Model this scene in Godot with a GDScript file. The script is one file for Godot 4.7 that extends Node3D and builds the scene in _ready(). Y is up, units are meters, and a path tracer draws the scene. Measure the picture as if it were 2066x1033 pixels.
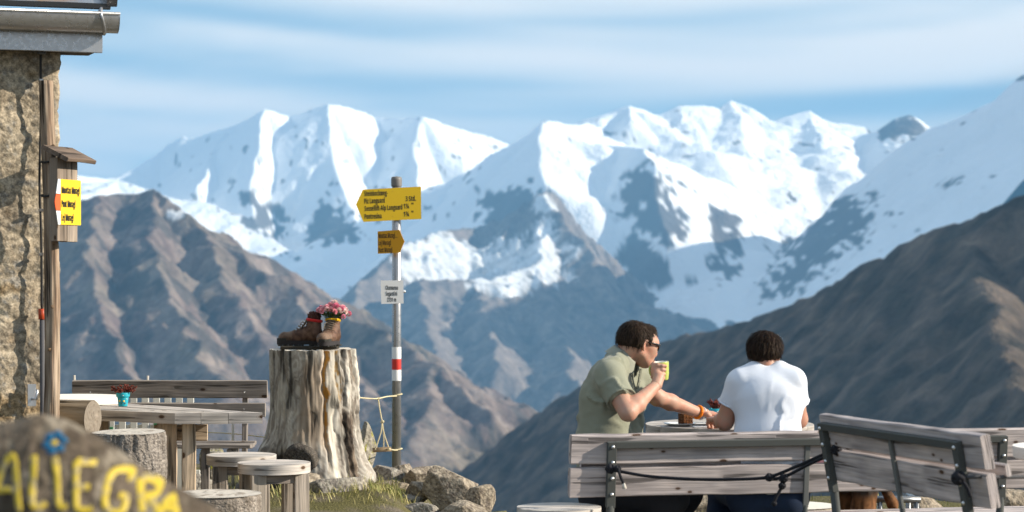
extends Node3D
# A mountain terrace in the afternoon: hut corner, benches, stump with boots, sign post, two people, snow range behind.
# Units are metres, y up, the camera looks along -z. F, HORIZON and EYE describe the lens: a point seen at column px, row py of the 2066 x 1033 picture at distance d is P(px, py, d).
const F := 4680.0
const HORIZON := 540.0
const EYE := 1.55
var M := {}
var T := {}
var used := {}
var rng := RandomNumberGenerator.new()

func P(px: float, py: float, d: float) -> Vector3:
	return Vector3((px - 1033.0) / F * d, EYE - (py - HORIZON) / F * d, -d)

func _ready():
	rng.seed = 7
	make_camera_and_light()
	make_materials()
	stage("materials")
	make_mountains()
	stage("mountains")
	make_terrace()
	stage("terrace")
	make_hut()
	make_left_furniture()
	stage("left")
	make_stump_and_post()
	stage("stump")
	make_right_furniture()
	stage("right")
	make_people()
	stage("people")
	make_small_things()
	stage("end")

func stage(what):
	print(what, " ", Time.get_ticks_msec())

func make_camera_and_light():
	var cam := Camera3D.new()
	cam.name = "camera"
	var look := CameraAttributesPhysical.new()
	look.frustum_focal_length = 108.0
	look.exposure_aperture = 5.0
	look.frustum_near = 0.1
	look.frustum_far = 60000.0
	look.frustum_focus_distance = 13.6
	cam.attributes = look
	cam.projection = Camera3D.PROJECTION_FRUSTUM
	cam.near = 0.1
	cam.far = 60000.0
	cam.size = 1033.0 / F * cam.near
	cam.frustum_offset = Vector2(0, (HORIZON - 516.5) / F * cam.near)
	cam.position = Vector3(0, EYE, 0)
	add_child(cam)
	var env := Environment.new()
	env.background_mode = Environment.BG_SKY
	var sky := Sky.new()
	var sm := PanoramaSkyMaterial.new()
	sm.panorama = sky_picture()
	sky.sky_material = sm
	env.sky = sky
	env.background_energy_multiplier = 0.68
	env.tonemap_mode = Environment.TONE_MAPPER_LINEAR
	env.tonemap_exposure = 1.75
	env.sdfgi_enabled = true
	env.ssao_enabled = true
	env.ssil_enabled = true
	env.fog_enabled = true
	env.fog_density = 0.000047
	env.fog_light_color = Color(0.52, 0.79, 1.0)
	var we := WorldEnvironment.new()
	we.name = "world"
	we.environment = env
	add_child(we)
	var sun := DirectionalLight3D.new()
	sun.name = "sun"
	sun.light_energy = 1.6
	sun.light_color = Color(1.0, 0.955, 0.885)
	sun.light_angular_distance = 0.5
	sun.shadow_enabled = true
	var az := deg_to_rad(85.0)
	var el := deg_to_rad(25.0)
	var to := Vector3(sin(az) * cos(el), sin(el), cos(az) * cos(el))
	add_child(sun)
	sun.look_at_from_position(to * 100.0, Vector3.ZERO, Vector3.UP)

func sky_picture() -> ImageTexture:
	# blue air with long streaks of high cloud, whiter towards the horizon; the same all round
	var w := 2048
	var h := 1024
	var n1 := noise(11, 1.0, 3)
	var n2 := noise(12, 1.0, 3)
	var n3 := noise(15, 1.0, 2)
	var data := PackedByteArray()
	data.resize(w * h * 3)
	data.fill(120)
	for j in h / 2 + 2:
		var el := (0.5 - (j + 0.5) / h) * 180.0
		var t := clampf(el / 90.0, 0, 1)
		var air := Color(0.74, 0.845, 0.89).lerp(Color(0.22, 0.43, 0.66), pow(t, 0.5))
		var stretch := 1.0 / (0.25 + el * 0.022)
		for i in w:
			var az := (i + 0.5) / w * TAU
			var cx := cos(az) * 9.0
			var cz := sin(az) * 9.0
			var e2 := el + 1.3 * sin(az * 4.0 + 1.3)
			var wisp := n1.get_noise_3d(cx * 0.2, e2 * 0.36 * stretch + 3.0, cz * 0.2)
			wisp += 0.2 * n2.get_noise_3d(cx * 0.45 + 20.0, e2 * 1.3 * stretch, cz * 0.45)
			var veil := 0.5 + 0.5 * n3.get_noise_3d(cx * 0.3 + 50.0, el * 0.25 * stretch, cz * 0.3)
			var c := clampf(wisp * 0.95 + veil * 1.05 + 0.32 * exp(-el / 5.0), 0.0, 1.0)
			c = c * c * (3.0 - 2.0 * c) * 0.96
			var col := air.lerp(Color(1.0, 0.985, 0.965), c)
			var o := (j * w + i) * 3
			data[o] = int(col.r * 255.0)
			data[o + 1] = int(col.g * 255.0)
			data[o + 2] = int(col.b * 255.0)
	return ImageTexture.create_from_image(Image.create_from_data(w, h, false, Image.FORMAT_RGB8, data))

func noise(seed_: int, frequency: float, octaves: int, kind := FastNoiseLite.TYPE_SIMPLEX_SMOOTH) -> FastNoiseLite:
	var n := FastNoiseLite.new()
	n.seed = seed_
	n.noise_type = kind
	n.frequency = frequency
	n.fractal_octaves = octaves
	if octaves < 2:
		n.fractal_type = FastNoiseLite.FRACTAL_NONE
	return n

# ---------------------------------------------------------------- things, parts and meshes
func numbered(called: String) -> String:
	var n: int = used.get(called, 0)
	used[called] = n + 1
	return called if n == 0 else "%s_%03d" % [called, n]

func thing(called: String, label: String, category: String, at := Vector3.ZERO, turn := 0.0, group := "") -> Node3D:
	var o := Node3D.new()
	o.name = numbered(called)
	add_child(o)
	o.position = at
	o.rotation.y = turn
	tag(o, label, category, group)
	return o

func tag(o: Node, label: String, category: String, group := ""):
	o.set_meta("label", label)
	o.set_meta("category", category)
	if group:
		o.set_meta("group", group)

func part(parent: Node, called: String, mesh: Mesh, mat: Material, at := Vector3.ZERO, turn := Vector3.ZERO) -> MeshInstance3D:
	var o := MeshInstance3D.new()
	o.name = called if parent != self else numbered(called)
	o.mesh = mesh
	o.material_override = mat
	parent.add_child(o, true)
	o.position = at
	o.rotation = turn
	return o

func solo(called: String, mesh: Mesh, mat: Material, label: String, category: String, at := Vector3.ZERO, turn := Vector3.ZERO, group := "") -> MeshInstance3D:
	var o := part(self, called, mesh, mat, at, turn)
	tag(o, label, category, group)
	return o

func structure(o: Node) -> Node:
	o.set_meta("kind", "structure")
	return o

func copy_of(o: Node3D, label: String, at: Vector3, turn := 0.0) -> Node3D:
	var called := String(o.name)
	var c := o.duplicate()
	c.name = numbered(called)
	add_child(c)
	c.position = at
	c.rotation = Vector3(0, turn, 0)
	c.set_meta("label", label)
	return c

func begin() -> SurfaceTool:
	var st := SurfaceTool.new()
	st.begin(Mesh.PRIMITIVE_TRIANGLES)
	return st

func done(st: SurfaceTool, smooth := true) -> ArrayMesh:
	if smooth:
		st.index()
	st.generate_normals()
	return st.commit()

# a grid of points as a surface; close_u joins the last column to the first
func grid_mesh(nu: int, nv: int, pos: Callable, col = null, close_u := false, uv_scale := Vector2(1, 1), along_v := false) -> ArrayMesh:
	var verts := PackedVector3Array()
	var cols := PackedColorArray()
	var uvs := PackedVector2Array()
	for j in nv:
		for i in nu:
			var u := float(i) / (nu - 1)
			var v := float(j) / (nv - 1)
			var p: Vector3 = pos.call(u, v)
			verts.append(p)
			uvs.append(Vector2(v * uv_scale.y, u * uv_scale.x) if along_v else Vector2(u * uv_scale.x, v * uv_scale.y))
			if col:
				cols.append(col.call(u, v, p))
	var idx := PackedInt32Array()
	var norms := PackedVector3Array()
	norms.resize(verts.size())
	for j in nv - 1:
		for i in nu - 1:
			var a := j * nu + i
			for t in [[a, a + nu, a + 1], [a + 1, a + nu, a + nu + 1]]:
				idx.append_array(t)
				var n: Vector3 = (verts[t[2]] - verts[t[0]]).cross(verts[t[1]] - verts[t[0]])
				for k in t:
					norms[k] += n
	for j in nv:
		if close_u:
			var s := norms[j * nu] + norms[j * nu + nu - 1]
			norms[j * nu] = s
			norms[j * nu + nu - 1] = s
	for k in norms.size():
		norms[k] = norms[k].normalized()
	var arr := []
	arr.resize(Mesh.ARRAY_MAX)
	arr[Mesh.ARRAY_VERTEX] = verts
	arr[Mesh.ARRAY_NORMAL] = norms
	arr[Mesh.ARRAY_TEX_UV] = uvs
	if col:
		arr[Mesh.ARRAY_COLOR] = cols
	arr[Mesh.ARRAY_INDEX] = idx
	var me := ArrayMesh.new()
	me.add_surface_from_arrays(Mesh.PRIMITIVE_TRIANGLES, arr)
	return me

func join(meshes: Array) -> ArrayMesh:
	var st := SurfaceTool.new()
	for m in meshes:
		if m is Array:
			st.append_from(m[0], 0, m[1])
		else:
			st.append_from(m, 0, Transform3D())
	return st.commit()

# a sawn board: length along x, height y, depth z, edges rounded by r, a little uneven; the grain of the texture runs along x
func board(l: float, h: float, d: float, r := 0.006, tint := Color.WHITE, uneven := 0.0015, seed_ := 0) -> ArrayMesh:
	var g := RandomNumberGenerator.new()
	g.seed = seed_ * 31 + int(l * 1000) + int(h * 777)
	var off := Vector2(g.randf() * 7.0, g.randf() * 7.0)
	var ring := []
	var out := []
	var w := []
	for c in [[1, 1, 0.0], [-1, 1, PI / 2], [-1, -1, PI], [1, -1, PI * 1.5]]:
		for k in 3:
			var a: float = c[2] + k * PI / 4
			out.append(Vector3(0, sin(a), cos(a)))
			ring.append(Vector2(c[0] * (d / 2 - r) + cos(a) * r, c[1] * (h / 2 - r) + sin(a) * r))
	ring.append(ring[0])
	out.append(out[0])
	var total := 0.0
	for i in ring.size():
		if i:
			total += (ring[i] as Vector2).distance_to(ring[i - 1])
		w.append(total)
	var nl := clampi(int(l / 0.12) + 2, 3, 24)
	var n := noise(seed_ + 5, 3.0, 2)
	var st := begin()
	var at := func(i: int, x: float, s: float) -> Vector3:
		var q: Vector2 = ring[i] * s
		var e := uneven * n.get_noise_3d(x * 2.0, q.y * 3.0, q.x * 3.0 + seed_) * 1.6
		return Vector3(x, q.y + e, q.x + e * 0.7)
	for j in nl - 1:
		var x0 := -l / 2 + r * 0.5 + (l - r) * j / (nl - 1)
		var x1 := -l / 2 + r * 0.5 + (l - r) * (j + 1) / (nl - 1)
		for i in ring.size() - 1:
			var q := [[i, x0], [i + 1, x0], [i, x1], [i + 1, x1]]
			for k in [0, 1, 2, 2, 1, 3]:
				st.set_color(tint)
				st.set_uv(Vector2(q[k][1], w[q[k][0]]) + off)
				st.set_normal(out[q[k][0]])
				st.add_vertex(at.call(q[k][0], q[k][1], 1.0))
	for s in [-1, 1]:
		var x: float = s * (l / 2 - r * 0.5)
		var xe: float = s * l / 2
		var k := 1.0 - r * 1.2 / minf(h, d)
		for i in ring.size() - 1:
			var a: Vector3 = at.call(i, x, 1.0)
			var b: Vector3 = at.call(i + 1, x, 1.0)
			var a2: Vector3 = at.call(i, xe, k)
			var b2: Vector3 = at.call(i + 1, xe, k)
			var mid := Vector3(xe, 0, 0)
			var seq := [a, b, a2, b, b2, a2, a2, b2, mid] if s > 0 else [a, a2, b, b, a2, b2, a2, mid, b2]
			for v in seq:
				st.set_color(tint)
				st.set_normal(Vector3(s, 0, 0))
				st.set_uv(Vector2(v.y * 2.2 + 0.03 * v.z, v.z * 2.2) + off)
				st.add_vertex(v)
	st.index()
	return st.commit()

# a round tube along points with a radius at each
func tube(pts: Array, radii, sides := 8, tint := Color.WHITE, caps := true) -> ArrayMesh:
	var n := pts.size()
	var st := begin()
	var rings := []
	var up := Vector3.UP
	var run := 0.0
	for i in n:
		var dir: Vector3 = ((pts[mini(i + 1, n - 1)] as Vector3) - (pts[maxi(i - 1, 0)] as Vector3)).normalized()
		if absf(dir.dot(up)) > 0.95:
			up = Vector3.RIGHT if absf(dir.x) < 0.9 else Vector3.FORWARD
		var a := dir.cross(up).normalized()
		up = a.cross(dir).normalized()
		var r: float = radii if radii is float else radii[i]
		var ring := []
		for k in sides + 1:
			var t := TAU * k / sides
			ring.append((pts[i] as Vector3) + (a * cos(t) + up * sin(t)) * r)
		if i:
			run += (pts[i] as Vector3).distance_to(pts[i - 1])
		rings.append([ring, run, r])
	for i in n - 1:
		for k in sides:
			for c in [[0, 0], [0, 1], [1, 0], [1, 0], [0, 1], [1, 1]]:
				var rr: Array = rings[i + c[0]]
				st.set_color(tint)
				st.set_uv(Vector2(rr[1], float(k + c[1]) / sides * TAU * rr[2]))
				st.add_vertex(rr[0][k + c[1]])
	if caps:
		for e in [0, n - 1]:
			for k in sides:
				var a: Vector3 = rings[e][0][k]
				var b: Vector3 = rings[e][0][k + 1]
				for v in ([pts[e], b, a] if e == 0 else [pts[e], a, b]):
					st.set_color(tint)
					st.set_uv(Vector2(v.x, v.z) * 2.0)
					st.add_vertex(v)
	return done(st)

func smooth_path(pts: Array, each := 6) -> Array:
	var c := Curve3D.new()
	for i in pts.size():
		var t: Vector3 = ((pts[mini(i + 1, pts.size() - 1)] as Vector3) - (pts[maxi(i - 1, 0)] as Vector3)) / 6.0
		c.add_point(pts[i], -t, t)
	var out := []
	for i in pts.size() - 1:
		for k in each:
			out.append(c.sample(i, float(k) / each))
	out.append(pts[-1])
	return out

# turned about y: profile of Vector2(radius, height); wobble(angle, height) scales the radius
func lathe(profile: Array, sides := 24, tint = null, wobble = null) -> ArrayMesh:
	return grid_mesh(sides + 1, profile.size(), func(u: float, v: float) -> Vector3:
		var q: Vector2 = profile[int(round(v * (profile.size() - 1)))]
		var a := -u * TAU
		var r: float = q.x * (wobble.call(a, q.y) if wobble else 1.0)
		return Vector3(cos(a) * r, q.y, sin(a) * r), (func(_u, _v, _p): return tint) if tint is Color else tint, true)

# a flat outline in xy given a thickness along z (front at +d/2)
func slab(outline: PackedVector2Array, d: float, tint := Color.WHITE, grain := 0.0) -> ArrayMesh:
	var st := begin()
	st.set_smooth_group(-1)
	var tri := Geometry2D.triangulate_polygon(outline)
	for s in [1, -1]:
		for k in range(0, tri.size(), 3):
			var t := [tri[k], tri[k + 1], tri[k + 2]]
			var a: Vector2 = outline[t[0]]
			var turn: float = (outline[t[1]] - a).cross(outline[t[2]] - a)
			if (turn > 0) == (s > 0):
				t.reverse()
			for i in t:
				st.set_color(tint)
				st.set_uv(outline[i].rotated(-grain))
				st.add_vertex(Vector3(outline[i].x, outline[i].y, s * d / 2))
	var n := outline.size()
	var ccw := not Geometry2D.is_polygon_clockwise(outline)
	var run := 0.0
	st.set_smooth_group(0 if n > 12 else -1)
	for i in n:
		var a := outline[i]
		var b := outline[(i + 1) % n]
		var ua := run
		run += a.distance_to(b)
		var ub := run
		if not ccw:
			var c := a
			a = b
			b = c
			ub = ua
			ua = run
		for v in [[a, ua, 1], [a, ua, -1], [b, ub, 1], [b, ub, 1], [a, ua, -1], [b, ub, -1]]:
			st.set_color(tint)
			st.set_uv(Vector2(v[1], v[2] * d / 2 + 0.37))
			st.add_vertex(Vector3(v[0].x, v[0].y, v[2] * d / 2))
	return done(st, false)

# a stone: a ball cut by random planes and roughened
func stone_mesh(size: Vector3, seed_: int, tones: Array, n := 14, cuts := 11, rough := 0.05) -> ArrayMesh:
	var g := RandomNumberGenerator.new()
	g.seed = seed_
	var planes := []
	for i in cuts:
		var d := Vector3(g.randfn(), g.randfn() * 0.8, g.randfn()).normalized()
		planes.append([d, g.randf_range(0.55, 0.82)])
	for d in [Vector3.UP, Vector3.DOWN]:
		planes.append([(d + Vector3(g.randfn(), 0, g.randfn()) * 0.12).normalized(), g.randf_range(0.6, 0.8)])
	var nz := noise(seed_, 1.7, 4)
	var nc := noise(seed_ + 1, 2.6, 4)
	var nf := noise(seed_ + 2, 9.0, 3)
	var meshes := []
	for f in 6:
		var axis := f / 2
		var s := 1.0 if f % 2 == 0 else -1.0
		meshes.append(grid_mesh(n, n, func(u: float, v: float) -> Vector3:
			var a := tan((u * 2 - 1) * PI / 4)
			var b := tan((v * 2 - 1) * PI / 4) * s
			var d := (Vector3(s, b, a) if axis == 0 else Vector3(a, s, b) if axis == 1 else Vector3(b, a, s)).normalized()
			var r := 1.05
			for p in planes:
				var c: float = d.dot(p[0])
				if c > 0.05:
					r = minf(r, p[1] / c)
			r *= 1.0 + rough * nz.get_noise_3dv(d * 1.5) + rough * 0.5 * nf.get_noise_3dv(d)
			return d * r * size, func(_u, _v, p: Vector3) -> Color:
			var q: Vector3 = p / size
			var c: Color = (tones[0] as Color).lerp(tones[1], clampf(0.5 + 1.3 * nc.get_noise_3dv(q), 0, 1))
			if tones.size() > 2:
				c = c.lerp(tones[2], smoothstep(0.22, 0.4, nf.get_noise_3dv(q * 0.35 + Vector3(7, 1, 3)) + 0.35 * nc.get_noise_3dv(q * 3.0)))
			return c))
	return join(meshes)

# ---------------------------------------------------------------- bodies: tapered bones joined by a smooth minimum, meshed as surface nets
# a bone: ax ay az ra bx by bz rb nx ny nz c (cut away where n.p > c; no cut when n is zero)
func bone(list: PackedFloat32Array, a: Vector3, ra: float, b: Vector3, rb: float, n := Vector3.ZERO, at := Vector3.ZERO) -> PackedFloat32Array:
	list.append_array([a.x, a.y, a.z, ra, b.x, b.y, b.z, rb, n.x, n.y, n.z, n.dot(at)])
	return list

func bone_distance(l: PackedFloat32Array, k: int, x: float, y: float, z: float) -> float:
	var ax := l[k]
	var ay := l[k + 1]
	var az := l[k + 2]
	var bx := l[k + 4] - ax
	var by := l[k + 5] - ay
	var bz := l[k + 6] - az
	var px := x - ax
	var py := y - ay
	var pz := z - az
	var t := clampf((px * bx + py * by + pz * bz) / (bx * bx + by * by + bz * bz + 1e-9), 0.0, 1.0)
	px -= bx * t
	py -= by * t
	pz -= bz * t
	var d := sqrt(px * px + py * py + pz * pz) - l[k + 3] - (l[k + 7] - l[k + 3]) * t
	if l[k + 8] != 0.0 or l[k + 9] != 0.0 or l[k + 10] != 0.0:
		d = maxf(d, x * l[k + 8] + y * l[k + 9] + z * l[k + 10] - l[k + 11])
	return d

func flesh(list: PackedFloat32Array, blend: float, cell: float, tone: Callable, bend = null, slack := 0.0) -> ArrayMesh:
	var lo := Vector3.INF
	var hi := -Vector3.INF
	for k in range(0, list.size(), 12):
		for e in [0, 4]:
			var c := Vector3(list[k + e], list[k + e + 1], list[k + e + 2])
			var r := Vector3.ONE * (list[k + e + 3] + blend * 0.5 + slack + cell)
			lo = lo.min(c - r)
			hi = hi.max(c + r)
	const B := 4
	var size := B * cell
	var nb := Vector3i(((hi - lo) / size).ceil())
	var reach := size * 0.87 + slack
	var cells := {}
	var verts := PackedVector3Array()
	var norms := PackedVector3Array()
	var cols := PackedColorArray()
	var edges := PackedInt32Array()
	var S := B + 1
	var val := PackedFloat32Array()
	val.resize(S * S * S)
	var ik := 1.0 / blend
	for bz in nb.z:
		for by in nb.y:
			for bx in nb.x:
				var o := lo + Vector3(bx, by, bz) * size
				var c := o + Vector3.ONE * size * 0.5
				var near := 1e9
				var mixed := 1e3
				var ds := PackedFloat32Array()
				for k in range(0, list.size(), 12):
					var d := bone_distance(list, k, c.x, c.y, c.z)
					ds.append(d)
					near = minf(near, d)
					var h := maxf(blend - absf(mixed - d), 0.0) * ik
					mixed = minf(mixed, d) - h * h * blend * 0.25
				if mixed > reach or mixed < -reach:
					continue
				var pick := PackedInt32Array()
				for k in ds.size():
					if ds[k] < near + size * 1.75 + blend:
						pick.append(k * 12)
				var at := 0
				var low := 1e9
				var high := -1e9
				val.fill(1e3)
				for q in pick:
					var ax := list[q]
					var ay := list[q + 1]
					var az := list[q + 2]
					var ra := list[q + 3]
					var ex := list[q + 4] - ax
					var ey := list[q + 5] - ay
					var ez := list[q + 6] - az
					var rd := list[q + 7] - ra
					var inv := 1.0 / (ex * ex + ey * ey + ez * ez + 1e-9)
					var cx := list[q + 8]
					var cy := list[q + 9]
					var cz := list[q + 10]
					var cc := list[q + 11]
					var cut := cx != 0.0 or cy != 0.0 or cz != 0.0
					at = 0
					for k in S:
						var pz := o.z + k * cell - az
						for j in S:
							var py := o.y + j * cell - ay
							var part_dot := py * ey + pz * ez
							for i in S:
								var px := o.x + i * cell - ax
								var t := clampf((px * ex + part_dot) * inv, 0.0, 1.0)
								var e := Vector3(px - ex * t, py - ey * t, pz - ez * t).length() - ra - rd * t
								if cut:
									e = maxf(e, (px + ax) * cx + (py + ay) * cy + (pz + az) * cz - cc)
								var d := val[at]
								var h := blend - absf(d - e)
								if h > 0.0:
									val[at] = minf(d, e) - h * h * ik * 0.25
								elif e < d:
									val[at] = e
								at += 1
				if bend != null:
					at = 0
					var rim := slack + cell * 2.0
					for k in S:
						for j in S:
							for i in S:
								var d := val[at]
								if d < rim and d > -rim:
									val[at] = bend.call(o.x + i * cell, o.y + j * cell, o.z + k * cell, d)
								at += 1
				for d in val:
					low = minf(low, d)
					high = maxf(high, d)
				if low > 0.0 or high < 0.0:
					continue
				for k in B:
					for j in B:
						for i in B:
							var a := (k * S + j) * S + i
							var v0 := val[a]
							var v1 := val[a + 1]
							var v2 := val[a + S]
							var v3 := val[a + S + 1]
							var v4 := val[a + S * S]
							var v5 := val[a + S * S + 1]
							var v6 := val[a + S * S + S]
							var v7 := val[a + S * S + S + 1]
							var s0 := v0 < 0.0
							if s0 == (v1 < 0.0) and s0 == (v2 < 0.0) and s0 == (v3 < 0.0) and s0 == (v4 < 0.0) and s0 == (v5 < 0.0) and s0 == (v6 < 0.0) and s0 == (v7 < 0.0):
								continue
							var sum := Vector3.ZERO
							var n := 0
							if s0 != (v1 < 0.0): sum += Vector3(v0 / (v0 - v1), 0, 0); n += 1
							if (v2 < 0.0) != (v3 < 0.0): sum += Vector3(v2 / (v2 - v3), 1, 0); n += 1
							if (v4 < 0.0) != (v5 < 0.0): sum += Vector3(v4 / (v4 - v5), 0, 1); n += 1
							if (v6 < 0.0) != (v7 < 0.0): sum += Vector3(v6 / (v6 - v7), 1, 1); n += 1
							if s0 != (v2 < 0.0): sum += Vector3(0, v0 / (v0 - v2), 0); n += 1
							if (v1 < 0.0) != (v3 < 0.0): sum += Vector3(1, v1 / (v1 - v3), 0); n += 1
							if (v4 < 0.0) != (v6 < 0.0): sum += Vector3(0, v4 / (v4 - v6), 1); n += 1
							if (v5 < 0.0) != (v7 < 0.0): sum += Vector3(1, v5 / (v5 - v7), 1); n += 1
							if s0 != (v4 < 0.0): sum += Vector3(0, 0, v0 / (v0 - v4)); n += 1
							if (v1 < 0.0) != (v5 < 0.0): sum += Vector3(1, 0, v1 / (v1 - v5)); n += 1
							if (v2 < 0.0) != (v6 < 0.0): sum += Vector3(0, 1, v2 / (v2 - v6)); n += 1
							if (v3 < 0.0) != (v7 < 0.0): sum += Vector3(1, 1, v3 / (v3 - v7)); n += 1
							var g := Vector3(v1 + v3 + v5 + v7 - v0 - v2 - v4 - v6, v2 + v3 + v6 + v7 - v0 - v1 - v4 - v5, v4 + v5 + v6 + v7 - v0 - v1 - v2 - v3).normalized()
							var p := o + (Vector3(i, j, k) + sum / n) * cell
							var gx := bx * B + i
							var gy := by * B + j
							var gz := bz * B + k
							cells[(gz * 2048 + gy) * 2048 + gx] = verts.size()
							verts.append(p)
							norms.append(g)
							cols.append(tone.call(p, g))
							for e in [[0, v1], [1, v2], [2, v4]]:
								if s0 != (e[1] < 0.0):
									edges.append_array([gx, gy, gz, e[0], 1 if s0 else 0])
	var idx := PackedInt32Array()
	for q in range(0, edges.size(), 5):
		var x := edges[q]
		var y := edges[q + 1]
		var z := edges[q + 2]
		var u: Vector3i
		var v: Vector3i
		match edges[q + 3]:
			0: u = Vector3i(0, 1, 0); v = Vector3i(0, 0, 1)
			1: u = Vector3i(0, 0, 1); v = Vector3i(1, 0, 0)
			_: u = Vector3i(1, 0, 0); v = Vector3i(0, 1, 0)
		var base := (z * 2048 + y) * 2048 + x
		var ou := (u.z * 2048 + u.y) * 2048 + u.x
		var ov := (v.z * 2048 + v.y) * 2048 + v.x
		if not (cells.has(base - ou) and cells.has(base - ov) and cells.has(base - ou - ov)):
			continue
		var a: int = cells[base]
		var b: int = cells[base - ou]
		var c: int = cells[base - ou - ov]
		var d: int = cells[base - ov]
		if edges[q + 4] == 1:
			idx.append_array([a, d, c, a, c, b])
		else:
			idx.append_array([a, b, c, a, c, d])
	var arr := []
	arr.resize(Mesh.ARRAY_MAX)
	arr[Mesh.ARRAY_VERTEX] = verts
	arr[Mesh.ARRAY_NORMAL] = norms
	arr[Mesh.ARRAY_COLOR] = cols
	arr[Mesh.ARRAY_INDEX] = idx
	var me := ArrayMesh.new()
	me.add_surface_from_arrays(Mesh.PRIMITIVE_TRIANGLES, arr)
	return me

# ---------------------------------------------------------------- materials
func lin(r: float, g: float, b: float) -> Color:
	return Color(r, g, b).linear_to_srgb()

func surface(called: String, rough: float, metal := 0.0, spec := 0.4) -> StandardMaterial3D:
	var m := StandardMaterial3D.new()
	m.resource_name = called
	m.roughness = rough
	m.metallic = metal
	m.metallic_specular = spec
	m.vertex_color_use_as_albedo = true
	M[called] = m
	return m

# grey noise in 0..1 stretched along x by `pull`
func grain_picture(w: int, h: int, pull: float, frequency: float, octaves: int, seed_: int) -> Image:
	var n := noise(seed_, frequency, octaves)
	var im := n.get_seamless_image(maxi(8, int(w / pull)), h)
	im.resize(w, h, Image.INTERPOLATE_CUBIC)
	im.convert(Image.FORMAT_L8)
	return im

func picture(w: int, h: int, f: Callable) -> ImageTexture:
	var data := PackedByteArray()
	data.resize(w * h * 3)
	var o := 0
	for y in h:
		for x in w:
			var c: Color = f.call(x, y)
			data[o] = clampi(int(c.r * 255.0), 0, 255)
			data[o + 1] = clampi(int(c.g * 255.0), 0, 255)
			data[o + 2] = clampi(int(c.b * 255.0), 0, 255)
			o += 3
	return ImageTexture.create_from_image(Image.create_from_data(w, h, false, Image.FORMAT_RGB8, data))

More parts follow.
